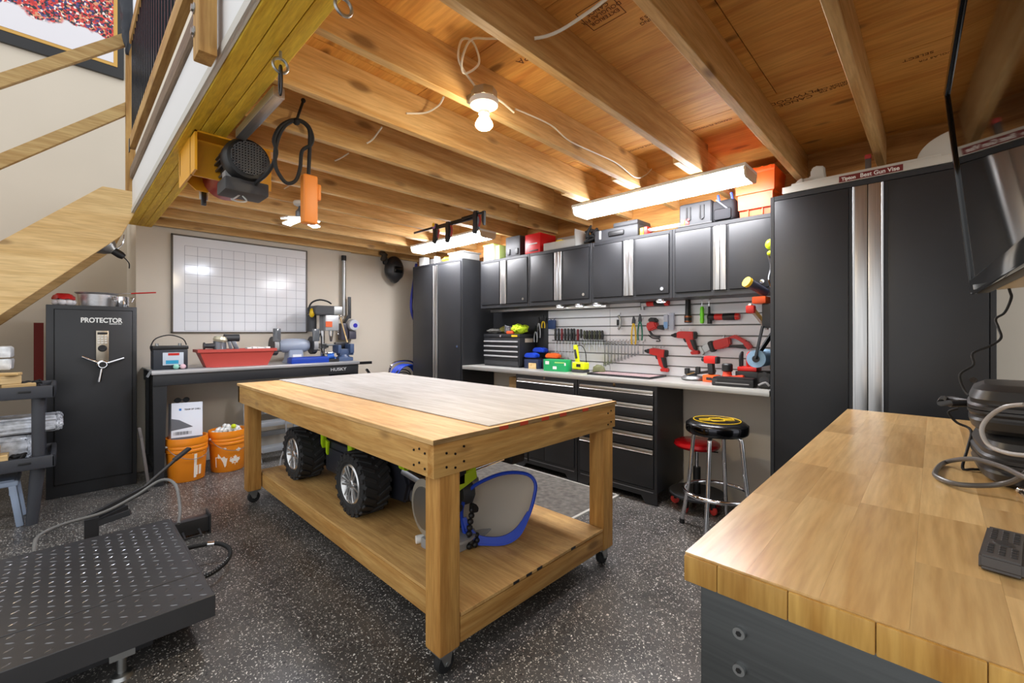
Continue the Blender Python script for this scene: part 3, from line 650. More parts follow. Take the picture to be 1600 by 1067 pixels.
# ------------------------------------------------------------------ gun safe
sf = T('gun_safe', 'black gun safe with keypad and three-spoke handle', 'safe', (.165, 4.743, 0), 0)
W = .258
B().box(-W, W, .0, .50, 0, 1.46, .006).out('body', BLK, sf)
B().box(-W+.045, W-.03, -.012, .002, .10, 1.425, .006).out('door', BLK, sf)
g_ = B(); 
for q in ((-W+.041, -W+.045, .096, 1.429), (W-.03, W-.026, .096, 1.429)): g_.box(q[0], q[1], -.003, .002, q[2], q[3])
g_.box(-W+.041, W-.026, -.003, .002, 1.425, 1.429); g_.box(-W+.041, W-.026, -.003, .002, .096, .1); g_.out('door_gap', plain('gap_black', (6, 6, 7), .8), sf)
LM = brushed('safe_lock_steel', (186, 176, 160), .3, 'z')
lk = B().box(.012, .086, -.024, -.012, 1.01, 1.265, .004).out('lock_plate', LM, sf)
B().box(.02, .078, -.026, -.023, 1.235, 1.252).out('display', BLKM, lk)
km = B().box(-.0075, .0075, -.002, .002, -.0065, .0065, .001).mesh('key', plain('silver_key', (215, 212, 205), .3, .6))
for i in range(3):
    for jj in range(4):
        o = bpy.data.objects.new('key', km); COL.objects.link(o); o.parent = lk; o.location = (.029+i*.02, -.026, 1.222-jj*.018)
B().lathe([(.0, -.006), (.02, -.008), (.027, -.003), (.027, .002)], (.049, -.026, 1.125), (0, 1, 0)).out('dial', BLKM, lk)
hb = B().lathe([(0, -.05), (.026, -.05), (.034, -.044), (.034, -.03), (.02, -.024), (.02, 0)], (.049, -.012, .998), (0, 1, 0)).out('handle_hub', CHR, sf)
B().cyl((.049, -.061, .998), (.049, -.0635, .998), .022).out('hub_cap', BLKM, hb)
for a in (150, 20, 262):
    d = Vector((math.cos(math.radians(a)), 0, math.sin(math.radians(a))))
    c0 = Vector((.049, -.048, .998)); B().cyl(c0+d*.03, c0+d*.135, .0085, .0105).out('spoke', CHR, sf)
text('PROTECTOR', .052, WHT, sf, (.046, -.0125, 1.345), FACE_NY, 'lettering', .0008, .0016, squash=.80, w=False)
text('FIREPROOF SAFE', .013, WHT, sf, (.125, -.0125, 1.318), FACE_NY, 'lettering', .0006, .0003, squash=.75, w=False)
# things on the safe
ZS = 1.4602
def SW(x, y, z=0): return wm(sf) @ Vector((x, y, ZS+z))
t = T('stock_pot', 'wide stainless steel pot on top of the gun safe', 'pot', SW(.03, .24))
B().lathe([(0, 0), (.105, 0), (.112, .006), (.12, .10), (.135, .112), (.137, .116), (.125, .112), (.112, .10), (.104, .008), (0, .006)], n=32).out('pan', STX, t)
B().tube([(.118, -.02, .075), (.16, -.02, .085), (.165, .02, .085), (.118, .02, .075)], .004, 8, k=3).out('handle', CHR, t)
t = T('steel_mug', 'small steel measuring mug beside the pot on the gun safe', 'mug', SW(.175, .10))
B().lathe([(0, 0), (.04, 0), (.042, .003), (.042, .085), (.039, .085), (.038, .004), (0, .004)], n=28).out('cup', CHR, t); B().tube([(.05, 0, .08), (.07, 0, .075), (.06, 0, .045), (.042, 0, .04)], .004, 8, k=4).out('handle', CHR, t); B().tube([(-.04, 0, .08), (-.06, 0, .082), (-.055, 0, .055), (-.042, 0, .05)], .004, 8, k=4).out('handle', CHR, t)
t = T('bag_of_balls', 'clear bag with red top holding white balls on the gun safe', 'bag', SW(-.165, .16))
b = B()
for i in range(7): a = i*.9; b.ball((.045*math.cos(a), .035*math.sin(a), .028), .028, 2)
b.out('balls', plain('bag_white', (232, 228, 230), .25), t); B().lathe([(.07, .05), (.06, .075), (.05, .085), (.045, .092), (0, .094)], n=18).rough(.006, 4).out('red_top', plain('red_film', (196, 40, 40), .3), t)
p0, p1 = SW(.16, .26, .115), SW(.16, .26, .115)+Vector((.18, -.10, .022))
t = T('red_handled_skewer', 'thin rod with red handle lying across the pot on the safe', 'rod', p0-Vector((0, 0, .0)))
B().cyl(p0-Vector((.12, -.04, .0)), p0+Vector((.10, -.05, .012)), .003).out('rod', CHR, t, True); B().cyl(p0+Vector((.08, -.045, .010)), p0+Vector((.24, -.10, .026)), .006).out('grip', RED, t, True)
B().box(-.17, -.115, 5.26, 5.295, 0, 1.33).top('red_board', plain('red_paint', (140, 36, 24), .6), 'red board standing behind the gun safe', 'board')
# clamp work light under the stairs
t = T('clamp_work_light', 'aluminium clamp work light hanging under the stair stringer', 'work light', PY(178, 392, 4.75))
c0 = PY(178, 392, 4.75); ax = Vector((-.75, .1, .55)).normalized()
B().lathe([(.10, .09), (.095, .085), (.06, .03), (.03, .0), (.026, -.01)], c0, ax, 28).out('reflector', GALV, t, True); B().lathe([(.03, 0), (.03, -.05), (.022, -.075), (0, -.078)], c0, ax, 18).out('socket', BLKM, t, True)
B().tube([c0-ax*.07, c0-ax*.1+Vector((.01, 0, -.03)), c0-ax*.09+Vector((.02, 0, -.08))], .004, 8, k=4).out('cord', RUB, t, True); B().tube([c0+Vector((0, 0, .0)), c0+Vector((.05, .0, .06)), c0+Vector((.06, 0, .14))], .005, 8, k=3).out('clamp', CHR, t, True)
# ------------------------------------------------------------------ black plastic shelf
SHF = powder('black_shelf_plastic', (58, 60, 66), .5, .2)
ps = T('plastic_shelf', 'black plastic two-tier shelf beside the gun safe', 'shelf', (-.5, 4.38, 0))
for z in (.87, .415):
    s_ = B().box(-.98, -.045, 4.15, 4.60, z-.03, z+.005, .012, 2).out('shelf', SHF, ps, True)
    r = B(); r.box(-.99, -.035, 4.14, 4.165, z-.045, z+.035, .01, 2); r.box(-.99, -.035, 4.585, 4.61, z-.045, z+.035, .01, 2); r.box(-.06, -.035, 4.14, 4.61, z-.045, z+.035, .01, 2); r.box(-.99, -.965, 4.14, 4.61, z-.045, z+.035, .01, 2); r.out('rim', SHF, s_, True)
    for x in (-.20, -.55): B().box(x, x+.055, 4.136, 4.142, z-.005, z+.008, .002).out('slot', BLKM, s_, True)
for x in (-.115, -.90):
    for y in (4.205, 4.545):
        B().cyl((x, y, .42), (x, y, .85), .030, .032, 18).out('post', SHF, ps, True); B().cyl((x-.03, y+(.02 if y < 4.3 else -.02), 0), (x, y, .40), .028, .036, 18).out('leg', SHF, ps, True)
# things on the upper shelf
zt = .8751
WB = wood('pine_block', (232, 204, 152), (206, 168, 108), 'x', knots=.3, var=.18)
def block(lab, x0, x1, y0, y1, z0, z1, rz=0, name='wood_block'):
    o = B().box(-(x1-x0)/2, (x1-x0)/2, -(y1-y0)/2, (y1-y0)/2, 0, z1-z0, .003, 1).top(name, WB, lab, 'wood block', 'offcut wood blocks on the shelf'); o.location = ((x0+x1)/2, (y0+y1)/2, z0); o.rotation_euler.z = rz
block('pine block at the right front end of the shelf pile', -.30, -.145, 4.22, 4.38, zt, zt+.045, .3)
block('pine block stacked second in the shelf pile', -.50, -.32, 4.20, 4.33, zt, zt+.045, -.2)
block('tilted pine block in the middle of the shelf pile', -.40, -.21, 4.19, 4.33, zt+.046, zt+.10, .5)
block('long pine strip on top of the shelf pile', -.45, -.19, 4.22, 4.29, zt+.101, zt+.118, -.25)
block('pine block at the left of the shelf pile', -.62, -.45, 4.17, 4.30, zt+.046, zt+.13, .1)
B().ball((-.365, 4.235, zt+.119+.033), .033, 3).top('tennis_ball', plain('tennis_yellow', (206, 222, 40), .9), 'yellow-green ball on the pile of wood blocks', 'ball')
PK = plain('white_wrap', (222, 224, 226), .3, noise=.25)
for z0, lab in ((.13, 'lower white wrapped carton on the shelf pile'), (.21, 'upper white wrapped carton on the shelf pile')):
    o = B().box(-.22, .22, -.075, .075, 0, .07, .012, 2).rough(.003, int(z0*100)).top('white_carton', PK, lab, 'carton', 'white cartons on the shelf'); o.location = (-.455, 4.40, zt+z0+.002); o.rotation_euler.z = -.06
B().box(-.62, -.30, 4.34, 4.47, zt, zt+.13, .004).top('support_box', CARD, 'brown carton under the white wrapped cartons', 'carton')
c = B(); rr = random.Random(3)
for q in range(4): c.tube([(-.16+rr.uniform(-.06, .06), 4.30+rr.uniform(-.06, .08), zt+.012+rr.uniform(0, .04)) for _ in range(6)], .008, 8, k=4)
c.top('black_cable_heap', RUB, 'tangle of black cable at the end of the upper shelf', 'cable')
BW = plain('bubble_wrap', (196, 200, 208), .12, noise=.35, spec=.8)
zl = .4201
for i, (lab, x0, x1, zz, ym) in enumerate((('upper bubble-wrapped parcel sticking out of the shelf', -.95, -.005, .165, 4.40), ('lower bubble-wrapped parcel on the shelf', -.95, -.14, .0, 4.42))):
    o = B().box(x0, x1, ym-.12, ym+.12, zl+zz, zl+zz+.15 if i else zl+zz+.10, .035, 4)
    bmesh.ops.subdivide_edges(o.bm, edges=o.bm.edges[:], cuts=3, use_grid_fill=True); o.rough(.006, 11+i); o.top('bubble_wrapped_parcel', BW, lab, 'parcel', 'bubble-wrapped parcels')
block('thick pine block at the front of the lower shelf', -.42, -.245, 4.175, 4.285, zl, zl+.06); block('pine block lying on another on the lower shelf', -.45, -.28, 4.18, 4.27, zl+.061, zl+.115)
c = B()
for q in range(3): c.tube([(-.20+rr.uniform(-.05, .03), 4.245+rr.uniform(-.03, .03), zl+.012+rr.uniform(0, .03)) for _ in range(5)], .009, 8, k=4)
c.top('black_strap_heap', RUB, 'crumpled black strap on the lower shelf', 'strap')
# grey step stool under the shelf
ss = T('step_stool', 'small grey-blue plastic step stool under the black shelf', 'stool', (-.38, 4.37, 0))
SG = plain('stool_plastic', (150, 166, 190), .5)
B().box(-.56, -.20, 4.22, 4.52, .265, .30, .015, 3).box(-.54, -.22, 4.24, 4.50, .285, .305, .005).out('top', SG, ss, True)
for x, dx in ((-.53, -.035), (-.23, .035)):
    for y in (4.25, 4.49): B().bar((x+dx, y, 0), (x, y, .275), .055, .035, .008).out('leg', SG, ss, True)
    B().box(x-.015, x+.015, 4.25, 4.49, .20, .275, .008).out('side', SG, ss, True)
# ------------------------------------------------------------------ lift table with tread plate
LT = powder('lift_black', (54, 54, 56), .34, .1); 
lf = T('lift_table', 'black motorcycle lift with tread plate top', 'lift table', (-.35, 2.6, 0))
B().box(-1.6, .415, 2.312, 3.10, .165, .20, .002, 1).out('deck', LT, lf, True)
B().box(-1.6, .422, 2.07, 2.306, .165, .20, .002, 1).out('ramp_flap', LT, lf, True)
B().box(-1.6, .424, 2.066, 2.09, .115, .202, .002, 1).box(.40, .424, 2.09, 3.10, .12, .196).out('edge_frame', LT, lf, True)
tr = B(); rnd = random.Random(4)
ny = 22; nx = 42
for i in range(nx):
    for k in range(ny):
        x = .39-i*.047; y = 2.10+k*.047
        if x < -1.55 or y > 3.08 or 2.295 < y < 2.325: continue
        a = .6 if (i+k) % 2 else -.6
        dx, dy = .015*math.cos(a+math.pi/4*0), .015*math.sin(a)
        nx_, ny_ = -dy/.015*.0035, dx/.015*.0035
        vs = [tr.bm.verts.new((x-dx, y-dy, .2)), tr.bm.verts.new((x+nx_, y+ny_, .2)), tr.bm.verts.new((x+dx, y+dy, .2)), tr.bm.verts.new((x-nx_, y-ny_, .2))]
        top_ = tr.bm.verts.new((x-dx*.5, y-dy*.5, .2023)); t2 = tr.bm.verts.new((x+dx*.5, y+dy*.5, .2023))
        tr.bm.faces.new((vs[0], vs[1], top_)); tr.bm.faces.new((vs[1], vs[2], t2)); tr.bm.faces.new((vs[1], t2, top_)); tr.bm.faces.new((vs[2], vs[3], t2)); tr.bm.faces.new((vs[3], vs[0], top_)); tr.bm.faces.new((vs[3], top_, t2))
o = tr.out('tread_pattern', plain('worn_tread', (112, 112, 114), .28, .7), lf, True, ang=20); o['kind'] = 'stuff'
for x in (.147, -1.3):
    B().box(x-.035, x+.035, 2.09, 2.15, .08, .165).cyl((x, 2.12, .02), (x, 2.12, .09), .014).lathe([(0, 0), (.035, 0), (.03, .012), (.015, .02), (0, .02)], (x, 2.12, 0)).out('levelling_foot', GALV, lf, True)
B().box(-1.5, .25, 2.25, 2.32, .0, .06).box(-1.5, .25, 2.90, 2.97, .0, .06).box(-.2, -.13, 2.25, 2.97, 0.001, .06).bar((-.9, 2.29, .05), (.2, 2.29, .16), .04, .05).bar((-.9, 2.93, .05), (.2, 2.93, .16), .04, .05).out('scissor_frame', LT, lf, True)
B().bar((.10, 3.30, .055), (.64, 3.30, .055), .075, .09, .004).bar((.30, 3.10, .06), (.30, 3.30, .06), .05, .06).box(.635, .642, 3.24, 3.36, .0, .12).out('wheel_chock_tube', LT, lf, True)
B().tube([(.50, 3.25, .04), (.50, 3.17, .03), (.58, 3.17, .03), (.58, 3.25, .04)], .007, 8).out('chock_loop', LT, lf, True)
B().box(.08, .14, 3.40, 3.46, 0.01, .20).box(.07, .19, 3.38, 3.48, .001, .02).bar((.11, 3.43, .17), (.26, 3.50, .20), .05, .025).bar((.10, 3.43, .20), (.36, 3.54, .275), .022, .04).cyl((.33, 3.53, .27), (.55, 3.63, .43), .010).bar((.51, 3.61, .405), (.60, 3.655, .46), .035, .018, .004).bar((.12, 3.42, .16), (.27, 3.36, .205), .025, .03).out('foot_pump', LT, lf, True)
B().tube([(-.10, 3.14, .18), (-.09, 3.28, .21), (.0, 3.36, .22), (.16, 3.40, .225), (.30, 3.44, .27), (.42, 3.42, .34), (.48, 3.36, .31), (.485, 3.24, .20), (.46, 3.12, .15)], .0085, 10, k=6).out('hydraulic_hose', plain('grey_hose', (110, 110, 108), .4), lf, True)
h2 = T('coiled_air_hose', 'black air hose with steel fitting curled beside the lift', 'hose', (.55, 2.75, 0))
hp = [(.43, 2.86, .10), (.50, 2.85, .10), (.59, 2.83, .09), (.63, 2.76, .07), (.60, 2.66, .06), (.52, 2.57, .06), (.44, 2.53, .07)]
B().tube(hp, .011, 10, k=6).out('hose', RUB, h2, True)
sp = smooth_path([hp[4], hp[5], hp[6]], 30); co = []
for i, q in enumerate(sp): co.append(q+Vector((math.sin(i*1.6)*.0, math.cos(i*1.6)*.011, math.sin(i*1.6)*.011)))
B().tube(co, .003, 6).out('coil_guard', GALV, h2, True); B().cyl((.545, 2.842, .097), (.575, 2.834, .093), .015).out('fitting', CHR, h2, True)
# ------------------------------------------------------------------ steel workbench under the whiteboard
bn = T('steel_workbench', 'black steel workbench with a stainless top under the whiteboard', 'workbench', (1.36, 4.8, 0))
BYF = 4.50; BZ = .94
B().box(.49, 2.25, BYF, YW-.01, BZ-.012, BZ, .003).box(.49, 2.25, BYF-.003, BYF+.01, BZ-.032, BZ, .003).out('top', STX, bn, True)
B().box(.50, 2.24, BYF+.012, BYF+.05, BZ-.125, BZ-.033, .003).box(.50, 2.24, YW-.07, YW-.03, BZ-.11, BZ-.013).out('apron', BLK, bn, True)
for x in (.51, 2.16):
    B().prism([(x, 0), (x+.06, 0), (x+.085, BZ-.05), (x-.01, BZ-.05)], xz_y, BYF+.02, BYF+.06).out('leg', BLK, bn, True); B().box(x, x+.06, YW-.09, YW-.04, 0, BZ-.05).out('leg', BLK, bn, True)
    B().box(x+.01, x+.05, BYF+.05, YW-.06, .10, .16).box(x+.02, x+.04, BYF+.05, YW-.06, .16, BZ-.06).out('side_panel', BLK, bn, True)
text('HUSKY', .045, plain('logo_grey', (190, 190, 190), .4), bn, (2.02, BYF+.011, BZ-.078), FACE_NY, 'lettering', .0006, .0005, squash=1.2)
B().bar((2.25, BYF+.1, BZ-.03), (2.44, BYF+.1, BZ-.03), .03, .03).bar((2.36, BYF+.06, BZ-.10), (2.46, BYF+.06, BZ-.24), .03, .02).out('side_bracket', SCREWM, bn, True)
zb = BZ+.0002
# battery
t = T('car_battery', 'black car battery with a carrying strap on the steel bench', 'battery', (.625, 4.66, zb))
B().box(-.115, .115, -.085, .085, 0, .165, .006).out('case', plain('battery_case', (40, 44, 52), .45), t); B().box(-.12, .12, -.09, .09, .165, .195, .008).out('lid', BLKM, t)
B().box(-.055, .085, -.0875, -.0852, .035, .14, .002).out('label', plain('battery_label', (196, 204, 214), .4), t); B().box(-.02, .055, -.0885, -.0876, .115, .135).out('label_band', RED, t); B().box(-.035, .05, -.0885, -.0876, .045, .075).out('label_band', plain('cyan_print', (40, 150, 190), .4), t)
B().tube([(-.118, 0, .15), (-.122, 0, .19), (-.09, 0, .255), (0, 0, .285), (.09, 0, .255), (.118, 0, .20)], .0045, 8, k=5).out('strap', RUB, t)
for x in (-.08, .075): B().cyl((x, .02, .195), (x, .02, .215), .012).out('terminal', GALV, t)
for i, (x, m, lab) in enumerate(((.655, plain('mint_ball', (150, 210, 190), .4), 'mint green golf ball in front of the car battery'), (.70, plain('pink_ball', (226, 190, 200), .4), 'pale pink golf ball in front of the car battery'))):
    B().ball((x, 4.545, zb+.0214), .0213, 3).top('golf_ball', m, lab, 'ball', 'golf balls on the bench')
# paper sheet under battery corner
pp = B().box(.49, .90, 4.52, 4.72, zb, zb+.002); pp.prism([(.492, zb), (.494, zb), (.47, zb-.05), (.468, zb-.05)], xz_y, 4.50, 4.62); pp.top('plastic_sheet', plain('dull_sheet', (150, 152, 156), .5), 'crumpled grey plastic sheet under the car battery', 'sheet')
for o in bpy.data.objects:
    if o.name.startswith(('car_battery', 'golf_ball')) and o.parent is None: o.location.z += .003
# red planter
t = T('red_planter', 'long terracotta red plastic planter on the steel bench', 'planter', (1.12, 4.66, zb))
PT = plain('planter_red', (186, 70, 60), .5)
def rect(w, d): return [(-w, -d), (w, -d), (w, d), (-w, d)]
pb = B(); v0 = []
rings = [(.245, .065, 0), (.295, .095, .13), (.315, .108, .135), (.315, .108, .16), (.295, .098, .16), (.29, .092, .13), (.24, .06, .02)]
prev = None
for w_, d_, z_ in rings:
    r = [pb.bm.verts.new((x, y, z_)) for x, y in rect(w_, d_)]
    if prev:
        for i in range(4): pb.bm.faces.new((prev[i], prev[(i+1) % 4], r[(i+1) % 4], r[i]))
    else: pb.bm.faces.new(r[::-1])
    prev = r
pb.bm.faces.new(prev); pb.out('trough', PT, t, ang=20)
t = T('hand_vacuum', 'grey handheld vacuum lying in the red planter', 'vacuum', (.99, 4.66, zb+.16))
B().cyl((-.03, 0, .03), (-.12, 0, .03), .026, .02).cyl((-.115, 0, .03), (-.125, 0, .03), .032).out('nozzle', BLK2, t); B().lathe([(0, -.07), (.045, -.07), (.05, 0), (.05, .055), (.0, .055)], (0, 0, .02), (0, .25, 1), 24).out('clear_bin', plain('smoke_bin', (110, 112, 118), .15, .3), t)
B().lathe([(.05, 0), (.058, .02), (.05, .045), (.02, .055), (0, .055)], (0, 0, .065), (.15, 0, 1), 24).out('cyclone', plain('vac_silver', (196, 190, 164), .35, .4), t); B().cyl((.03, 0, .10), (.15, 0, .10), .034).out('motor', BLK2, t); B().bar((.10, 0, .08), (.155, 0, -.06), .03, .035, .008).bar((.07, 0, .07), (.10, 0, -.06), .02, .025, .004).out('grip', plain('vac_grey', (120, 124, 132), .3, .6), t)
rr = random.Random(9)
for i in range(5): 
    x = 1.22+i*.04; B().box(x-.02, x+.02, 4.60+rr.uniform(0, .05), 4.70, zb+.11, zb+.168+rr.uniform(0, .01), .006).top('seed_packet', WHT, ('leftmost', 'second', 'middle', 'fourth', 'rightmost')[i]+' pale packet poking out of the red planter', 'packet', 'packets in the planter')
# bench grinder
t = T('bench_grinder', 'grey bench grinder with two guarded wheels on the steel bench', 'grinder', (1.66, 4.76, zb))
GG = plain('grinder_grey', (150, 160, 176), .45)
B().prism([(-.10, 0), (.10, 0), (.075, .03), (.065, .13), (-.065, .13), (-.075, .03)], xz_y, -.07, .07, .006).out('pedestal', GG, t); B().lathe([(0, -.145), (.05, -.145), (.07, -.10), (.074, 0), (.07, .10), (.05, .145), (0, .145)], (0, 0, .175), (1, 0, 0), 24).out('motor', GG, t)
for s_ in (-1, 1):
    B().lathe([(0, -.025), (.09, -.025), (.095, -.02), (.095, .02), (.09, .025), (0, .025)], (s_*.19, 0, .175), (1, 0, 0), 28).out('wheel_guard', BLK2, t); B().cyl((s_*.17, -.03, .175), (s_*.21, -.03, .175), .078).out('grinding_wheel', GRY, t)
    B().box(s_*.19-.035, s_*.19+.035, -.10, -.08, .22, .35, .005).out('eye_shield', plain('smoke_shield', (90, 94, 98), .1, spec=.8), t); B().box(s_*.19-.03, s_*.19+.03, -.13, -.07, .12, .13).out('tool_rest', SCREWM, t)
B().box(-.035, .05, -.0745, -.07, .03, .085).out('name_plate', WHT, t); B().box(-.02, .03, -.076, -.074, .04, .06).out('switch', BLU, t)
B().box(1.56, 1.93, 4.53, 4.66, zb, zb+.055, .006).box(1.575, 1.915, 4.545, 4.645, zb+.05, zb+.062).top('blue_tray', plain('tray_blue', (20, 60, 160), .4), 'blue plastic parts tray in front of the bench grinder', 'tray')
# drill press
t = T('drill_press', 'small black and silver drill press on the steel bench', 'drill press', (2.0, 4.84, zb))
B().box(-.09, .13, -.14, .10, 0, .03, .006).out('base', BLK2, t); B().cyl((0, .03, .03), (0, .03, .56), .026, n=20).out('column', CHR, t)
B().prism([(-.13, .50), (.11, .50), (.15, .53), (.15, .585), (.12, .60), (-.12, .60), (-.15, .57), (-.15, .52)], xz_y, -.13, .10, .008).out('belt_cover', BLK2, t); B().box(.06, .152, -.132, -.125, .505, .595, .004).out('cover_plate', GALV, t)
B().box(-.03, .12, -.12, .05, .33, .50, .012).out('head', plain('press_silver', (186, 188, 190), .35, .5), t); B().cyl((.06, -.05, .33), (.06, -.05, .27), .028, .024).cyl((.06, -.05, .27), (.06, -.05, .21), .022, .012).out('chuck', CHR, t)
B().cyl((-.11, .05, .32), (-.11, .05, .50), .05).out('motor', BLK2, t); B().box(-.03, .04, -.13, -.12, .37, .43).out('switch_box', plain('orange_switch', (214, 96, 50), .4), t)
B().lathe([(0, 0), (.085, 0), (.09, .006), (.09, .018), (0, .018)], (.05, -.03, .165), n=24).box(-.04, .05, -.01, .06, .14, .17).cyl((0, .03, .13), (0, .03, .19), .04).out('table', GALV, t)
for a in range(3):
    d = Vector((0, math.cos(a*2.09+.3), math.sin(a*2.09+.3))); B().cyl(Vector((.125, -.03, .41)), Vector((.135, -.03, .41))+d*.12, .005).ball(Vector((.135, -.03, .41))+d*.12, .012).out('feed_lever', CHR, t)
B().tube([(-.10, -.02, .33), (-.12, -.06, .25), (-.09, -.07, .22), (-.06, -.07, .3), (-.05, -.08, .12), (-.04, -.10, .04)], .006, 8, k=5).out('cord', RUB, t)
t = T('ear_muffs', 'yellow ear muffs with black band hooked on the drill press', 'ear muffs', (1.85, 4.78, zb+.44))
B().ball((0, 0, .08), .05, 3, (.55, .75, 1)).out('ear_cup', YEL, t); B().tube([(-.01, 0, .05), (-.03, 0, .12), (.0, 0, .19), (.09, .02, .225), (.18, .04, .215), (.23, .05, .19)], .009, 8, k=5).out('band', RUB, t)
# vise and clutter at the right end
t = T('bench_vise', 'blue-grey bench vise at the right end of the steel bench', 'vise', (2.15, 4.68, zb))
VS = plain('vise_blue', (60, 78, 110), .45)
B().box(-.08, .08, -.07, .09, 0, .04, .006).lathe([(.07, .04), (.055, .06), (.05, .07)], n=20).box(-.06, .10, -.045, .05, .06, .13, .01).out('body', VS, t); B().box(-.09, -.055, -.075, .075, .085, .175, .006).out('jaw', VS, t); B().box(.045, .09, -.075, .075, .085, .185, .006).out('jaw', VS, t)
B().cyl((-.10, 0, .09), (-.20, 0, .09), .012).cyl((-.19, -.06, .09), (-.19, .06, .09), .006).out('screw_handle', CHR, t); B().box(-.06, .09, .06, .11, .13, .20, .004).out('back_jaw', SCREWM, t)
B().cyl((1.99, 4.66, zb+.025), (2.05, 4.66, zb+.025), .024).cyl((1.96, 4.64, zb+.05), (2.02, 4.62, zb+.06), .03).top('blue_tape_rolls', plain('tape_blue', (34, 92, 180), .5), 'blue rolls of tape beside the bench vise', 'tape')
B().box(1.93, 2.05, 4.56, 4.62, zb, zb+.03, .003).top('black_case', BLKM, 'small flat black case beside the bench vise', 'case')
B().cyl(PY(527, 480, 5.02), PY(545, 543, 4.80), .008).top('wooden_stick', WB, 'thin wooden stick leaning against the wall by the vise', 'stick')
# whiteboard
t = T('whiteboard', 'white dry-erase board ruled in a grid on the back wall', 'whiteboard', (1.31, YW, 1.25))
B().box(.706, 1.916, YW-.018, YW-.002, 1.254, 2.168).out('board', plain('glossy_white', (236, 238, 242), .13), t, True)
f = B()
for q in ((.698, .712, 1.246, 2.176), (1.910, 1.924, 1.246, 2.176)): f.box(q[0], q[1], YW-.024, YW-.001, q[2], q[3], .002)
f.box(.698, 1.924, YW-.024, YW-.001, 2.162, 2.176, .002).box(.698, 1.924, YW-.024, YW-.001, 1.246, 1.258, .002); f.out('frame', plain('board_frame', (92, 84, 74), .45), t, True)
g = B(); LN = plain('grid_line', (150, 154, 164), .5)
x0, x1, z0, z1 = .80, 1.905, 1.268, 2.075
for i in range(12): x = x0+(x1-x0)*i/11; g.box(x-.0015, x+.0015, YW-.0186, YW-.0178, z0, z1)
for i in range(10): z = z0+(z1-z0)*i/9; g.box(x0, x1, YW-.0186, YW-.0178, z-.0013, z+.0013)
g.out('grid_lines', LN, t, True)
# stick vacuum on the wall
t = T('stick_vacuum', 'silver stick vacuum with round motor hanging on the back wall', 'vacuum', (2.36, YW, 1.15))
B().cyl((2.335, YW-.05, 1.45), (2.335, YW-.05, 2.14), .022, n=18).out('wand', GALV, t, True); B().cyl((2.335, YW-.05, 2.11), (2.335, YW-.05, 2.17), .028).out('wand_tip', BLKM, t, True); B().bar((2.40, YW-.06, 1.42), (2.40, YW-.06, 1.68), .02, .035, .006).out('crevice_tool', BLK2, t, True)
B().lathe([(0, -.05), (.06, -.05), (.07, -.02), (.07, .02), (.05, .05), (0, .05)], (2.42, YW-.10, 1.34), (0, 1, 0)).out('motor', plain('vac_pale', (206, 210, 216), .35, .3), t, True); B().cyl((2.43, YW-.155, 1.335), (2.43, YW-.148, 1.335), .026).out('button', plain('vac_blue', (60, 60, 190), .3, .4), t, True)
B().box(2.28, 2.37, YW-.10, YW-.01, 1.16, 1.36, .015).box(2.37, 2.46, YW-.12, YW-.02, 1.17, 1.27, .012).out('dock', plain('vac_dark', (70, 68, 80), .4), t, True); B().bar((2.34, YW-.05, 1.36), (2.39, YW-.08, 1.46), .03, .03, .006).out('neck', BLK2, t, True)
# welding helmet
t = T('welding_helmet', 'black welding helmet hanging on the back wall below the joists', 'helmet', (2.97, 5.0, 1.90))
b = B().ball((0, 0, .16), .13, 3, (1.0, .75, 1.35))
for v in b.bm.verts:
    if v.co.z < .06: v.co.x *= .8
b.out('shell', plain('helmet_black', (38, 38, 40), .4), t); B().box(-.055, .055, -.115, -.08, .11, .19, .01).out('visor', plain('visor_glass', (12, 14, 14), .08), t); B().lathe([(.05, -.01), (.05, .01), (0, .012)], (-.13, 0, .26), (1, 0, 0)).out('knob', BLK2, t)
B().tube([(-.17, .02, .36), (-.15, -.03, .33), (-.16, 0, .28), (-.12, .02, .30)], .03, 10, k=3).rough(.006, 2).out('head_band', plain('brown_pad', (64, 54, 42), .8), t)
B().box(-.02, .02, .10, .115, .18, .22).out('hook', GALV, t)
# hanging blue straps in the corner
x = 3.02
B().tube([(x+.02, 4.60, 2.10), (x-.02, 4.60, 1.85), (x-.045, 4.61, 1.65), (x-.04, 4.61, 1.50), (x, 4.60, 1.38)], .017, 8, k=4).top('blue_strap', plain('navy_strap', (24, 30, 110), .7), 'dark blue strap hanging on the side of the left tall locker', 'strap')
B().tube([(x+.06, 4.5645, 2.0), (x+.05, 4.5645, 1.7), (x+.045, 4.5645, 1.45), (x+.06, 4.5645, 1.32)], .009, 8, k=4).top('yellow_strap', plain('olive_strap', (150, 150, 50), .7), 'yellow strap hanging on the side of the left tall locker', 'strap')
t = T('pressure_washer', 'small pressure washer wrapped in blue hose between the bench and the left locker', 'pressure washer', (2.93, 4.78, 0))
B().box(-.14, .14, -.12, .12, .12, .52, .03, 3).out('body', BLK2, t); B().box(-.12, .12, -.14, -.10, .56, .72, .02).out('pump', plain('beige_part', (196, 180, 150), .5), t)
b = B()
for k in range(5): b.tube([(.17*math.cos(a)+.01*k, -.05-.02*k, .70+.15*math.sin(a)) for a in [math.pi*(i/14) for i in range(-2, 17)]], .012, 8)
b.out('hose', BLU, t); B().tube([(-.20, -.06, .52), (-.19, -.06, .80), (-.10, -.06, .89), (.10, -.06, .89), (.16, -.06, .80), (.17, -.06, .5)], .013, 8, k=4).out('handle', CHR, t)
b = B()
for k in range(3): b.tube([(-.05+.11*math.cos(a), -.13, .66+.08*math.sin(a)+.03*k) for a in [2*math.pi*i/16 for i in range(12)]], .008, 8)
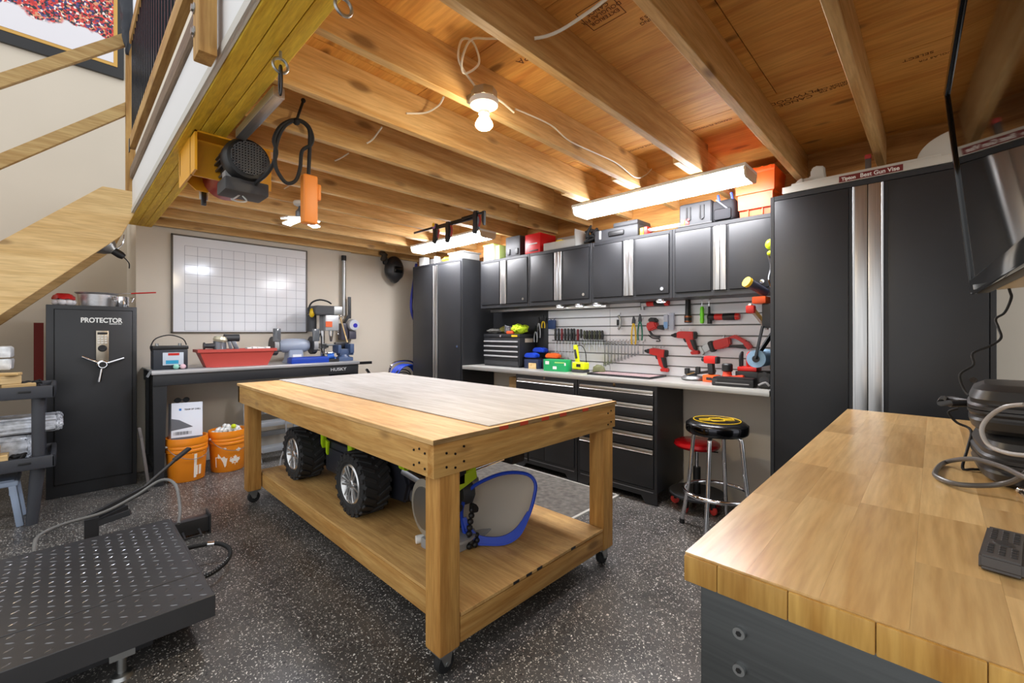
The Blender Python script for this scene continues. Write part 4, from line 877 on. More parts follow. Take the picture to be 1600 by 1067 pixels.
b.out('cord', RUB, t); B().cyl((-.15, .05, .10), (-.19, .05, .10), .10).cyl((.15, .05, .10), (.19, .05, .10), .10).out('wheels', RUB, t)
# ------------------------------------------------------------------ buckets and ladder below the bench
OB = plain('bucket_orange', (244, 142, 22), .45)
def bucket(name, label, x, y):
    t = T(name, label, 'bucket', (x, y, 0), .3, group='orange pails under the bench')
    B().lathe([(0, .002), (.125, .002), (.128, .006), (.142, .24), (.150, .25), (.150, .265), (.146, .27), (.150, .28), (.150, .295), (.147, .30), (.152, .31), (.152, .335), (.148, .365), (.140, .365), (.136, .30), (.122, .012), (0, .01)], n=40).out('pail', OB, t)
    for a in (0, math.pi): B().ball((.148*math.cos(a), .148*math.sin(a), .30), .012).out('lug', WHT, t)
    B().tube([(.152*math.cos(a), -.152*math.sin(a)-.004, .30-.11*math.sin(a)) for a in [math.pi*i/18 for i in range(19)]], .0028, 6).out('bail', GALV, t)
    return t
b1 = bucket('orange_pail', 'orange pail holding a white boxed product under the bench', .735, 4.60)
b2 = bucket('orange_pail', 'orange pail printed with maple leaves, full of golf balls', 1.05, 4.66)
PRT = plain('white_print', (246, 232, 214), .5)
def on_bucket(poly, ang, zc, sc, parent):
    b = B()
    vs = []
    for rr_ in (.0006, .0012):
        vs.append([b.bm.verts.new(((.1275+.0145*((zc+p[1]*sc)/.24)+rr_)*math.cos(ang+p[0]*sc/.135), (.1275+.0145*((zc+p[1]*sc)/.24)+rr_)*math.sin(ang+p[0]*sc/.135), zc+p[1]*sc)) for p in poly])
    b.bm.faces.new(vs[1]); b.out('print', PRT, parent)
leaf = [(0, -1), (.06, -.45), (.55, -.55), (.45, -.35), (.95, .05), (.78, .15), (.85, .45), (.5, .38), (.42, .55), (.22, .28), (.3, .8), (.15, .7), (0, 1), (-.15, .7), (-.3, .8), (-.22, .28), (-.42, .55), (-.5, .38), (-.85, .45), (-.78, .15), (-.95, .05), (-.45, -.35), (-.55, -.55), (-.06, -.45)]
AF = math.atan2(-4.6, -1.0)-.3
on_bucket(leaf, AF+.42, .10, .05, b2); on_bucket(leaf, AF+.62, .19, .024, b2); on_bucket(leaf, AF-.15, .215, .014, b2)
on_bucket([(-1, -1), (.2, -1), (1, .3), (.3, .2), (.1, .5), (-.2, .3), (-.6, .9), (-.7, .4), (-1, .4)], AF-.25, .115, .065, b2)
on_bucket([(-.5, -1), (.5, -1), (.5, 1), (-.5, 1)], AF+.72, .09, .04, b1); on_bucket([(-.1, -1), (.1, -1), (.1, 1), (-.1, 1)], AF+.50, .13, .10, b1)
on_bucket([(-1, -.05), (1, -.05), (1, .05), (-1, .05)], AF+.70, .235, .05, b1)
gm = B().ball((0, 0, 0), .0213, 2).mesh('golf_ball', plain('golf_white', (236, 236, 232), .35)); rr = random.Random(2); n = 0
for layer, zz, lim in ((0, .335, .128), (1, .366, .105), (2, .392, .05)):
    for i in range(-4, 5):
        for k in range(-4, 5):
            x, y = i*.041+(k % 2)*.02+layer*.011, k*.036+layer*.012
            if math.hypot(x, y) < lim-.018:
                o = bpy.data.objects.new('golf_ball', gm); COL.objects.link(o); o.location = (1.05+x+rr.uniform(-.003, .003), 4.66+y+rr.uniform(-.003, .003), zz+rr.uniform(-.004, .004))
                tag(o, 'white golf ball heaped in the maple leaf pail', 'ball', 'white golf balls in the pail'); n += 1
B().ball((1.075, 4.565, .40), .0213, 2).top('golf_ball', plain('tennis_yellow', (206, 222, 40), .9), 'yellow golf ball on top of the white ones in the pail', 'ball')
# product box in bucket one
m = Matrix.Translation((.735, 4.615, .30)) @ Matrix.Rotation(.12, 4, 'Z') @ Matrix.Rotation(-.16, 4, 'X') @ Matrix.Rotation(.05, 4, 'Y')
t = T('product_box', 'white and grey boxed product standing in an orange pail', 'box', (.735, 4.615, .30)); t.matrix_basis = m
B().box(-.115, .11, -.03, .05, -.05, .345, .002).out('carton', plain('box_white', (224, 228, 236), .5), t)
B().box(-.1152, .1102, -.0308, -.0300, .00, .055).out('grey_band', plain('box_grey', (96, 98, 104), .5), t); B().prism([(-.115, .115), (.04, .135), (-.06, .20), (-.115, .215)], xz_y, -.0312, -.0302).out('grey_wedge', plain('box_grey', (96, 98, 104), .5), t)
B().box(-.10, .03, -.0312, -.0302, .075, .10).out('barcode_patch', plain('barcode_grey', (190, 192, 196), .5), t)
b = B()
for k in range(13): b.box(-.085+k*.0072, -.085+k*.0072+.003+.0015*(k % 3), -.0318, -.0311, .075, .102)
b.out('bar_marks', plain('bar_dark', (110, 112, 118), .5), t)
text('TEAM OF CHILL', .017, BLKM, t, (.035, -.0306, .285), FACE_NY, 'lettering', .0004, .0006, w=False); B().box(-.062, -.045, -.0312, -.0302, .278, .296).out('blue_logo', plain('logo_blue', (30, 120, 200), .4), t)
t = T('sunglasses', 'dark sunglasses on top of the white boxed product', 'sunglasses', m @ Vector((-.03, .01, .348)))
for x in (-.03, .03): B().lathe([(0, -.004), (.022, -.003), (.024, 0), (.022, .003)], (x, 0, .022), (0, 1, .2)).out('lens', BLKM, t)
B().cyl((-.01, 0, .025), (.01, 0, .025), .003).tube([(-.05, 0, .025), (-.052, .03, .02)], .003).tube([(.05, 0, .025), (.052, .03, .02)], .003).out('frame', BLKM, t)
# paddle / pole leaning between safe and bench
B().bar((.47, 4.45, .01), (.425, 4.50, .44), .035, .02, .006).bar((.425, 4.50, .42), (.415, 4.51, .50), .05, .022, .01).top('grey_paddle', plain('paddle_grey', (96, 90, 88), .5), 'grey paddle leaning between the gun safe and the bench', 'paddle')
# folding step ladder
LA = plain('ladder_aluminium', (206, 212, 218), .35, .7)
t = T('step_ladder', 'folded aluminium step ladder behind the work table', 'step ladder', (1.55, 4.72, 0))
for x in (1.30, 1.74): B().bar((x, 4.60, 0), (x, 4.86, .62), .025, .06, .003).out('rail', LA, t, True); B().bar((x, 5.0, 0), (x, 4.88, .60), .022, .04, .003).out('rear_leg', LA, t, True)
for z, y in ((.13, 4.62), (.36, 4.70), (.545, 4.80)): B().box(1.31, 1.73, y-.06, y+.07, z-.025, z+.02, .005).out('tread', LA, t, True)
B().box(1.31, 1.73, 4.86, 4.88, .20, .25).box(1.31, 1.73, 4.90, 4.92, .42, .46).out('brace', GALV, t, True)
B().bar((1.255, 4.80, 0), (1.265, 4.92, .72), .018, .06, .004).top('white_board_edge', plain('pale_board', (220, 224, 226), .5), 'narrow pale board standing beside the golf ball pail', 'board')
B().tube([PY(446, 650, 4.3), PY(447, 690, 4.3), PY(438, 720, 4.3), PY(437, 760, 4.25)], .006, 8, k=5).top('grey_hanging_cord', GRY, 'thin grey cord hanging behind the work table beside the ladder', 'cord')
# ------------------------------------------------------------------ things on top of the cabinets
ZU = 2.0055; ZL = 2.0455
def span(u0, u1, x): return PX(u1, 400, x).y, PX(u0, 400, x).y
def ybox(u0, u1, x0, x1, z0, z1, bv=.006): y0, y1 = span(u0, u1, x0); return B().box(x0, x1, y0, y1, z0, z1, bv, 2)
ybox(655, 663, 2.98, 3.05, ZL, ZL+.10, .002).top('white_bracket', WHT, 'white plastic bracket at the left front of the left tall locker top', 'bracket')
B().box(3.08, 3.35, 4.25, 4.50, ZL, ZL+.09, .01).top('grey_bin', GRY, 'grey open bin behind the white bracket on the left locker', 'bin')
B().box(2.99, 3.05, 4.12, 4.16, ZL, ZL+.085, .003).top('white_post_clip', WHT, 'small white clip standing on the left tall locker', 'clip')
b = B().ball((3.03, 3.97, ZL+.03), .05, 3, (.8, 1.6, .6)).rough(.006, 1); b.top('yellow_glove', plain('yellow_leather', (226, 190, 40), .6), 'crumpled yellow glove on top of the left tall locker', 'glove')
t = T('grey_tub', 'grey plastic tub with an orange label on the left tall locker', 'tub', (3.12, 3.76, ZL))
B().box(-.12, .12, -.12, .14, 0, .085, .02, 3).box(-.13, .13, -.13, .15, .075, .09, .006).out('tub', GRY, t); B().box(-.1245, -.1205, -.04, .09, .015, .065, .002).out('label', plain('orange_label', (232, 140, 80), .5), t)
t = T('clear_bin', 'clear plastic bin with green contents on the first wall cabinet', 'bin', (3.26, 3.40, ZU))
CLR = plain('milky_plastic', (214, 222, 214), .2, alpha=.75)
B().box(-.12, .12, -.08, .075, 0, .17, .012, 2).out('bin', CLR, t); B().box(-.125, .125, -.085, .08, .165, .18, .005).out('lid', plain('lime_lid', (196, 214, 110), .4), t)
B().box(3.13, 3.30, 3.22, 3.27, ZU, ZU+.15, .01).top('green_folder', plain('pale_green', (180, 200, 120), .5), 'pale green folder beside the clear bin on the wall cabinets', 'folder')
t = T('black_toolbox', 'upright black toolbox with latches on the first wall cabinet', 'tool box', (3.25, 3.02, ZU))
B().box(-.13, .13, -.10, .10, 0, .205, .012, 2).out('case', BLK2, t)
for y in (-.06, .05): B().box(-.14, -.128, y-.018, y+.018, .02, .08, .004).out('latch', BLKM, t)
t = T('red_toolbox', 'red plastic tool case on the wall cabinets', 'tool box', (3.23, 2.755, ZU))
B().box(-.11, .13, -.095, .10, 0, .19, .012, 2).out('case', plain('case_red', (206, 24, 28), .35), t); B().box(-.117, -.108, -.06, .06, .085, .098, .003).out('stripe', WHT, t); B().box(-.117, -.108, -.07, .05, .02, .032, .003).out('latch', BLKM, t)
t = T('clear_organiser', 'open clear organiser tray with yellow and silver parts on the wall cabinets', 'organiser', (3.20, 2.44, ZU))
B().box(-.09, .12, -.19, .17, 0, .012, .003).box(-.09, -.082, -.19, .17, 0, .07).box(-.09, .12, -.19, -.182, 0, .15).box(-.09, .12, .162, .17, 0, .07).box(.112, .12, -.19, .17, 0, .15).out('tray', plain('clear_plastic', (200, 200, 196), .15, alpha=.55), t); B().box(-.06, .02, -.02, .05, .013, .09, .01).out('yellow_part', YEL, t); B().cyl((-.05, .08, .05), (-.02, .14, .05), .03).cyl((-.06, -.12, .04), (-.05, -.04, .04), .022).out('metal_part', CHR, t)
b = B(); rr = random.Random(8)
for q in range(5): b.tube([(3.20+rr.uniform(-.06, .1), 2.15+rr.uniform(-.06, .06), ZU+.02+rr.uniform(0, .14)) for _ in range(6)], .01, 8, k=4)
b.top('black_hose_heap', RUB, 'heap of black hose between the organiser and the grey cases', 'hose')
t = T('grey_drill_case', 'long dark grey power tool case lying on the third wall cabinet', 'tool case', (3.22, 1.86, ZU))
B().box(-.10, .12, -.20, .20, 0, .10, .015, 2).box(-.105, .12, -.20, .02, .095, .135, .015, 2).out('case', BLK2, t); B().box(-.112, -.10, -.08, .06, .03, .07, .01).out('handle', BLKM, t); B().box(-.108, -.10, .13, .15, .02, .09, .003).out('latch', GRY, t)
t = T('parts_rack', 'low silver rack with red and yellow end pieces on the wall cabinets', 'rack', (3.16, 1.46, ZU))
B().box(-.03, -.018, -.20, .18, .03, .042).box(.02, .032, -.20, .18, .03, .042).out('bar', GALV, t)
for y in (-.17, .15): B().box(-.045, .045, y-.03, y-.002, .0, .06, .004).out('red_end', RED, t); B().box(-.045, .045, y+.002, y+.03, .0, .055, .004).out('yellow_end', YEL, t)
t = T('ribbed_black_box', 'ribbed black plastic box on the fourth wall cabinet', 'box', (3.24, 1.22, ZU))
B().box(-.12, .12, -.115, .115, 0, .17, .02, 3).out('box', BLK2, t)
for y in (-.05, .045): B().tube([(-.122, y-.012, .14), (-.126, y-.012, .05), (-.126, y, .04), (-.126, y+.012, .05), (-.122, y+.012, .14)], .005, 6).out('rib', BLKM, t)
B().box(-.13, .12, -.12, .12, .0, .015, .006).out('lip', BLKM, t)
t = T('tool_pouch', 'black fabric tool pouch with pockets beside the orange tub', 'tool bag', (3.20, 1.03, ZU))
b = B().box(-.085, .12, -.07, .07, 0, .15, .03, 4); b.rough(.003, 6); b.out('pouch', plain('black_nylon', (38, 38, 42), .8), t); B().box(-.10, -.08, -.055, .055, .01, .085, .015, 2).out('pocket', plain('black_nylon', (38, 38, 42), .8), t); B().tube([(-.09, -.05, .06), (-.095, 0, .11), (-.09, .04, .15)], .005, 6, k=3).out('strap', plain('grey_strap', (120, 124, 130), .6), t)
for y in (.03, -.055): B().tube([(-.05, y, .12), (-.06, y+.01, .19)], .008).out('tool_handle', BLU, t)
t = T('orange_tub', 'bright orange plastic storage tub next to the right tall locker', 'tub', (3.24, .835, ZU))
ot = B(); prev = None
for a, c, z in ((.10, .095, 0), (.105, .10, .14), (.13, .112, .15), (.135, .115, .27), (.142, .118, .28), (.142, .118, .30), (.125, .105, .30), (.12, .1, .05)):
    r = [ot.bm.verts.new((sx*a, sy*c, z)) for sx, sy in ((-1, -1), (1, -1), (1, 1), (-1, 1))]
    if prev:
        for i in range(4): ot.bm.faces.new((prev[i], prev[(i+1) % 4], r[(i+1) % 4], r[i]))
    else: ot.bm.faces.new(r[::-1])
    prev = r
ot.bm.faces.new(prev); ot.out('tub', ORG, t, ang=20)
for i in range(5): B().box(-.1445, -.140, -.10+i*.045, -.085+i*.045, .285, .305, .003).out('rim_tooth', ORG, t)
B().box(-.115, -.10, -.045, -.04, .005, .145).box(-.115, -.10, .04, .045, .005, .145).out('rib', ORG, t)
# gun vise on the right locker
ZR = 2.0626; VG = plain('vise_grey', (196, 192, 182), .5)
t = T('gun_vise', 'pale grey plastic gun vise on top of the right tall locker', 'gun vise', (3.06, .22, ZR))
def VX(u): return PX(u, 300, 2.965).y
B().box(2.965, 3.17, VX(1490), VX(1222), ZR+.006, ZR+.045, .004).box(2.97, 3.16, VX(1470), VX(1236), ZR+.04, ZR+.058, .004).out('base', VG, t, True)
for y in (VX(1226), VX(1470)): B().box(2.99, 3.02, y-.03, y-.005, ZR, ZR+.008).out('foot', VG, t, True)
ya, yb = PX(1291, 300, 3.02).y, PX(1255, 300, 3.02).y; ym = (ya+yb)/2
B().prism([(ya, ZR+.05), (yb+.02, ZR+.05), (yb+.01, ZR+.09), (ym+.02, ZR+.09), (ym+.02, ZR+.13), (ym, ZR+.15), (ya+.01, ZR+.14)], yz_x, 3.02, 3.06, .006).prism([(yb, ZR+.05), (yb+.05, ZR+.05), (yb+.02, ZR+.085), (yb, ZR+.09)], yz_x, 3.00, 3.10, .004).out('rear_cradle', VG, t, True)
y0 = PX(1356, 300, 3.04).y; B().box(3.04, 3.08, y0-.012, y0+.012, ZR+.05, ZR+.135, .003).out('clamp_post', plain('post_dark', (90, 80, 74), .5), t, True); B().box(3.036, 3.084, y0-.014, y0+.014, ZR+.13, ZR+.155, .006).out('red_pad', plain('pad_red', (170, 50, 44), .6), t, True)
yl, yr = PX(1432, 300, 3.03).y, PX(1530, 300, 3.03).y
B().prism([(yl, ZR+.055)]+[(yl-.17+.17*math.cos(a), ZR+.055+.13*math.sin(a)) for a in [math.pi/2*i/10 for i in range(1, 11)]]+[(yl-.17, ZR+.055)], yz_x, 3.03, 3.07, .004).out('front_cradle', VG, t, True)
lb = B().box(2.9625, 2.9655, VX(1411), VX(1311), ZR+.010, ZR+.042).out('name_band', plain('maroon_band', (112, 30, 28), .4), t, True)
text('Best Gun Vise', .029, WHT, t, (2.9622, VX(1374), ZR+.025), FACE_NX, 'lettering', .0004, .0007, squash=.95); text('Tipton', .024, WHT, t, (2.9622, VX(1326), ZR+.024), FACE_NX, 'lettering', .0004, .0008, squash=.95)
# ------------------------------------------------------------------ tools on the slat wall
XT = XS-.035
def W_(u, v, x=None): return PX(u, v, x or XT)
def hook(t, y, z, x1=None):
    B().tube([(XS, y, z+.02), (XS-.01, y, z), (x1 or XT+.01, y, z), (x1 or XT+.01, y, z+.012)], .0025, 6).out('hook', CHR, t, True)
def pistol(name, label, u, v, s=1.0, tilt=0.0, body=RED, nose='+', bat=RED, hooks=True, x=None, cat='drill'):
    """pistol-grip tool hung on the wall, nose toward +Y; drawn in the wall plane"""
    p = W_(u, v, x); t = T(name, label, cat, p)
    sg = 1 if nose == '+' else -1
    R_ = Matrix.Rotation(tilt, 4, 'X')
    def F(a, b_, d): return R_ @ Vector((d, sg*a*s, b_*s))
    B().prism([(-.065, -.025), (-.06, .03), (.05, .034), (.075, .022), (.075, -.02), (.0, -.026)], F, -.026*s, .026*s, .006*s).out('body', body, t)
    B().prism([(-.075, -.022), (-.06, -.03), (-.06, .033), (-.075, .024)], F, -.027*s, .027*s, .004*s).out('rear_cap', BLKM, t)
    B().prism([(-.055, -.02), (.01, -.02), (-.02, -.10), (-.05, -.125), (-.08, -.12)], F, -.019*s, .019*s, .006*s).out('grip', body, t)
    B().prism([(-.06, -.03), (-.025, -.03), (-.06, -.115), (-.083, -.115)], F, -.0205*s, .0205*s, .004*s).out('rubber_grip', BLKM, t)
    B().prism([(.008, -.022), (.03, -.022), (.012, -.055), (-.004, -.055)], F, -.01*s, .01*s, .003*s).out('trigger', BLKM, t)
    B().prism([(-.095, -.115), (-.035, -.125), (-.04, -.15), (-.10, -.145)], F, -.024*s, .024*s, .005*s).out('battery', bat, t)
    B().cyl(F(.072, .002, 0), F(.10, .0, 0), .022*s, .018*s).cyl(F(.10, 0, 0), F(.125, 0, 0), .016*s, .008*s).out('chuck', BLKM, t)
    if hooks:
        for dy in (-.035, .035): B().tube([(XS-p.x, dy, .05), (XS-.012-p.x, dy, .045), (-.03, dy, .04), (-.03, dy, .052)], .0025, 6).out('hook', CHR, t)
    return t
pistol('cordless_drill', 'red cordless drill hanging in the middle of the slatwall', 1073, 524, .98)
pistol('cordless_drill', 'red cordless drill hanging lower, beside the wrenches', 1029, 551, .98, .10)
# angle grinder / reciprocating saw
t = T('reciprocating_saw', 'red cordless jigsaw style tool hanging at the right of the slatwall', 'saw', W_(1130, 536))
def F2(a, b_, d): return Matrix.Rotation(-.30, 4, 'X') @ Vector((d, a, b_))
B().prism([(-.05, -.03), (-.06, .03), (.06, .035), (.07, -.03), (.01, -.04)], F2, -.03, .03, .008).out('body', RED, t); B().prism([(.065, -.04), (.095, -.045), (.10, .035), (.065, .04)], F2, -.034, .034, .006).out('collar', BLKM, t); B().prism([(.095, -.02), (.15, -.035), (.16, .01), (.12, .03), (.095, .02)], F2, -.012, .012, .003).prism([(.145, -.03), (.165, -.05), (.17, .02), (.155, .02)], F2, -.02, .02, .002).out('shoe', GALV, t)
B().prism([(-.05, .03), (.0, .03), (-.09, .01), (-.14, -.05), (-.16, -.03), (-.10, .035)], F2, -.018, .018, .006).out('handle', RED, t); B().prism([(-.05, -.028), (-.03, -.035), (-.14, -.085), (-.16, -.06), (-.135, -.05)], F2, -.018, .018, .006).out('rubber_grip', BLKM, t); B().prism([(-.13, -.04), (-.165, -.03), (-.18, -.08), (-.15, -.095)], F2, -.024, .024, .005).out('battery', RED, t)
hook(t, t.location.y, t.location.z+.04)
# oscillating tool under the cabinet
def inline_tool(name, label, u, v, L, cat, col2=BLKM, head=GALV):
    p = W_(u, v); t = T(name, label, cat, p)
    B().lathe([(0, -.5*L), (.022, -.5*L), (.026, -.42*L), (.022, -.1*L), (.0225, .05*L), (.024, .18*L), (.02, .22*L), (0, .22*L)], (0, 0, 0), (0, 1, 0), 20).out('body', RED, t); B().lathe([(.0235, -.40*L), (.0265, -.38*L), (.0245, -.05*L), (.0225, -.03*L)], (0, 0, 0), (0, 1, 0), 20).out('rubber_grip', col2, t)
    B().lathe([(.02, .20*L), (.027, .26*L), (.027, .38*L), (.018, .42*L), (0, .42*L)], (0, 0, 0), (0, 1, 0), 20).cyl((0, .36*L, -.05), (0, .36*L, .01), .017).out('head', head, t)
    hook(t, p.y-.05, p.z-.01); hook(t, p.y+.04, p.z-.01)
    return t
inline_tool('oscillating_tool', 'red and black inline tool with silver head just under the wall cabinet', 1021, 474, .26, 'tool')
inline_tool('cordless_ratchet', 'red and black cordless ratchet on a wire rack, right of the lime brush', 1128, 495, .24, 'ratchet', head=BLKM)
# nailer with pliers
t = T('pin_nailer', 'red and black nail gun hanging beside the green pliers', 'nail gun', W_(1020, 512))
B().prism([(-.05, .0), (.03, -.03), (.05, .02), (.03, .05), (-.03, .05)], lambda a, b_, d: Vector((d, a, b_)), -.032, .032, .01).out('body', RED, t); B().prism([(-.045, .045), (.035, .05), (.02, .085), (-.03, .08)], lambda a, b_, d: Vector((d, a, b_)), -.03, .03, .008).out('cap', BLKM, t); B().prism([(-.05, .02), (-.04, -.01), (-.10, -.02), (-.105, .01)], lambda a, b_, d: Vector((d, a, b_)), -.02, .02, .006).out('grip', BLKM, t)
B().prism([(.02, -.03), (.045, -.01), (.01, -.07), (-.06, -.085), (-.06, -.065), (.0, -.055)], lambda a, b_, d: Vector((d, a, b_)), -.012, .012, .003).out('magazine', BLK2, t); B().tube([(0, .04, -.06), (0, .0, -.085), (0, -.05, -.09), (0, -.06, -.11), (0, -.03, -.11)], .005, 8, k=3).out('rack_wire', BLKM, t); hook(t, t.location.y, t.location.z)
def pliers(label, u, v, mat, L=.17, x=None):
    p = W_(u, v, x); t = T('pliers', label, 'pliers', p, group='pliers on the slatwall')
    for s_ in (-1, 1): B().tube([(0, s_*.004, -.01), (0, s_*.016, -L*.4), (0, s_*.020, -L*.75), (0, s_*.016, -L)], .0065, 8, k=4).out('handle', mat, t)
    B().prism([(-.016, -.015), (.016, -.015), (.012, .02), (.004, .05), (-.004, .05), (-.012, .02)], lambda a, b_, d: Vector((d, a, b_)), -.006, .006, .002).out('jaws', SCREWM, t); hook(t, p.y, p.z)
pliers('yellow-handled pliers left of the red nail gun', 990, 503, YEL, .19); pliers('green-handled pliers touching the red nail gun', 1000, 500, plain('teal_grip', (20, 110, 90), .5), .17, XT-.02)
pliers('long steel pliers on the black panel left of the screwdrivers', 842, 503, GALV, .16, XT-.0); pliers('yellow-handled cutters left of the screwdrivers', 849, 500, YEL, .08); pliers('short silver pliers right of the tool chest', 837, 516, GALV, .12, XT-.03)
B().box(W_(862, 510).x-.01, W_(862, 510).x+.01, W_(868, 510).y, W_(857, 510).y, W_(862, 514).z, W_(862, 500).z, .005).tube([W_(868, 497), W_(864, 501), W_(860, 499)], .003).top('blue_socket_rail', plain('navy_part', (30, 60, 110), .4), 'dark blue socket holder at the left end of the screwdrivers', 'socket holder')
t = T('tape_knife', 'folding steel knife tool on a hook above the wrenches', 'knife', W_(968, 503)); B().tube([(0, .012, .055), (0, -.004, .03), (0, -.008, -.01), (0, .002, -.05), (0, .012, -.062)], .012, 8, k=3).out('body', GALV, t); B().box(-.013, .005, .008, .022, -.03, .02, .003).out('grip_insert', BLKM, t); hook(t, t.location.y+.01, t.location.z+.06)
t = T('blister_pack', 'clear blister packs hanging beside the red nail gun', 'packet', W_(1045, 501)); B().box(-.012, .015, -.045, -.004, -.075, .06, .008).box(-.01, .012, .004, .04, -.07, .05, .008).out('blister', plain('clear_blister', (190, 196, 210), .1, alpha=.6), t); B().box(-.013, -.011, .006, .038, -.06, -.01).out('card', plain('blue_card', (120, 160, 205), .5), t)
t = T('flashlight', 'black flashlight hanging head down from the wall cabinet', 'flashlight', W_(1075, 485)); B().lathe([(0, -.095), (.025, -.095), (.027, -.088), (.027, -.045), (.021, -.03), (.019, .09), (.0, .095)], n=20).out('body', BLKM, t); B().lathe([(.0275, -.055), (.028, -.052), (.028, -.045), (.0275, -.042)], n=20).lathe([(.0275, -.09), (.028, -.088), (.028, -.083), (.0275, -.08)], n=20).out('copper_ring', plain('copper_ring', (150, 90, 60), .3, .8), t); hook(t, t.location.y, t.location.z+.04)
t = T('hand_pick', 'lime green handled pick hanging under the wall cabinet', 'pick', W_(1097, 485)); B().lathe([(0, -.10), (.012, -.097), (.016, -.07), (.013, -.05), (.017, -.03), (.013, -.01), (.015, .01), (.009, .03), (0, .032)], n=16).out('handle', plain('neon_green', (120, 230, 40), .4), t); B().cyl((0, 0, .03), (0, 0, .10), .003).out('shaft', CHR, t); hook(t, t.location.y, t.location.z+.09)
t = T('slim_screwdriver', 'slim black screwdriver hanging right of the lime handled pick', 'screwdriver', W_(1108, 483)); B().lathe([(0, -.085), (.008, -.085), (.01, -.06), (.008, .02), (0, .022)], n=14).out('handle', BLKM, t); B().cyl((0, 0, .02), (0, 0, .085), .004).out('shaft', CHR, t); hook(t, t.location.y, t.location.z+.07)
# screwdriver rack
def driver(label, u, vtop, hl, bl, mat, r=.0125):
    p = W_(u, vtop); t = T('screwdriver', label, 'screwdriver', p, group='screwdrivers in a row on the slatwall')
    B().lathe([(0, 0), (r*.7, -.002), (r, -.015), (r*.8, -.035), (r, -.05), (r*.95, -hl+.02), (r*.6, -hl), (0, -hl)], n=10).out('handle', mat, t); B().cyl((0, 0, -hl), (0, 0, -hl-bl), .0032, n=8).out('blade', CHR, t); return t
ord_ = ['first', 'second', 'third', 'fourth', 'fifth', 'sixth', 'seventh', 'eighth', 'ninth', 'tenth', 'eleventh', 'twelfth', 'thirteenth', 'fourteenth', 'fifteenth', 'sixteenth', 'seventeenth', 'eighteenth']
DH = [plain('dark_handle', (44, 44, 46), .45), plain('wine_handle', (120, 26, 40), .4), plain('olive_handle', (74, 78, 60), .5)]
us = [868, 873, 878, 883, 888, 893, 897, 903, 908, 913, 917, 921, 925, 929, 933, 937, 941]
for i, u in enumerate(us):
    big = i < 8
    driver(ord_[i]+' screwdriver from the left in the rack above the lime sander', u, (513 if i < 7 else 514 if i < 9 else 516), .115 if big else .085, (.19 if i < 5 else .15) if big else .07+.02*(i % 3), DH[1] if i in (2, 7) else DH[2] if i > 8 and i % 2 else DH[0], .0125 if big else .0115)
rk = B().box(XS-.05, XS-.002, PX(945, 530, XT).y, PX(864, 530, XT).y, W_(905, 532).z-.006, W_(905, 532).z+.002); rk.top('screwdriver_rail', SCREWM, 'thin steel rail carrying the row of screwdrivers', 'rail')
# wrenches
WRC = plain('wrench_steel', (150, 152, 156), .3, 1)
def wrench(label, u, L):
    p = W_(u, 534); t = T('combination_wrench', label, 'wrench', p, group='combination wrenches on hooks'); w_ = L*.045
    B().box(-.003, .003, -w_/2, w_/2, -L+.02, -.015, .0015).out('shank', WRC, t); B().tube([(0, w_*1.15*math.cos(a), -.006+w_*1.15*math.sin(a)) for a in [2*math.pi*i/14 for i in range(14)]], w_*.5, 6, True).out('ring_end', WRC, t)
    B().prism([(-w_*.5, -L+.03), (w_*.5, -L+.03), (w_*1.3, -L+.01), (w_*1.2, -L-.012), (w_*.5, -L-.008), (w_*.45, -L+.008), (-w_*.45, -L+.008), (-w_*.5, -L-.008), (-w_*1.2, -L-.012), (-w_*1.3, -L+.01)], lambda a, b_, d: Vector((d, a, b_)), -.0035, .0035).out('open_end', WRC, t); hook(t, p.y, p.z)
for i in range(12):
    u = 945+i*5.2; 
    if i == 11: u = 1005
    wrench(ord_[i]+' combination wrench from the left, hanging above the counter mat', u, .205-.0105*i)
# ------------------------------------------------------------------ things on the worktop
ZW = .9003
def CP(u, v): p = PZ(u, v, ZW); return p
tc = T('tool_chest', 'black portable tool chest with four drawers on the worktop', 'tool chest', (3.24, 3.205, ZW))
B().box(-.10, .14, -.26, .26, .015, .30, .005).box(-.10, .14, -.25, .25, 0, .02).out('case', BLK, tc); B().box(-.105, .145, -.264, .264, .30, .335, .008).out('lid', BLK, tc)
for i in range(4):
    z = .215-i*.05; d = B().box(-.108, -.098, -.245, .245, z, z+.046, .002).out('drawer', BLK, tc); B().box(-.120, -.106, -.245, .245, z+.036, z+.05, .003).out('pull', WHT if False else plain('drawer_pull', (206, 206, 208), .35, .4), d)
B().box(-.107, -.098, -.245, .245, .02, .062, .002).out('front_panel', BLK2, tc); B().box(-.1075, -.1045, -.235, -.155, .306, .325, .001).out('yellow_badge', YEL, tc); B().cyl((-.105, .0, .314), (-.111, .0, .314), .012).out('lock', CHR, tc)
B().box(-.02, .10, -.2625, -.2605, .25, .29).out('side_sticker', plain('sticker', (190, 176, 160), .5), tc)
zt2 = ZW+.3355
def blob(name, mat, label, cat, c, sc, r=.06, seed=1): b = B().ball(c, r, 3, sc).rough(r*.12, seed); return b.top(name, mat, label, cat)
blob('work_gloves', plain('grey_glove', (84, 82, 78), .9), 'dark grey work gloves on the tool chest', 'gloves', (3.22, 3.38, zt2+.03), (1.2, 1.7, .42), .06, 1)
blob('olive_hat', plain('olive_cloth', (124, 120, 60), .9), 'olive coloured cap on the tool chest', 'cap', (3.27, 3.27, zt2+.045), (1.0, 1.0, .65), .06, 2)
b = B()
for k in range(6): b.tube([(3.20+.055*math.cos(a)*.7, 3.14+.055*math.sin(a), zt2+.012+.013*k+.012*math.sin(a)) for a in [2*math.pi*i/14 for i in range(14)]], .0065, 6, True)
b.top('coiled_black_cord', plain('striped_cord', (70, 70, 76), .5), 'coil of dark cord on the tool chest', 'cord')
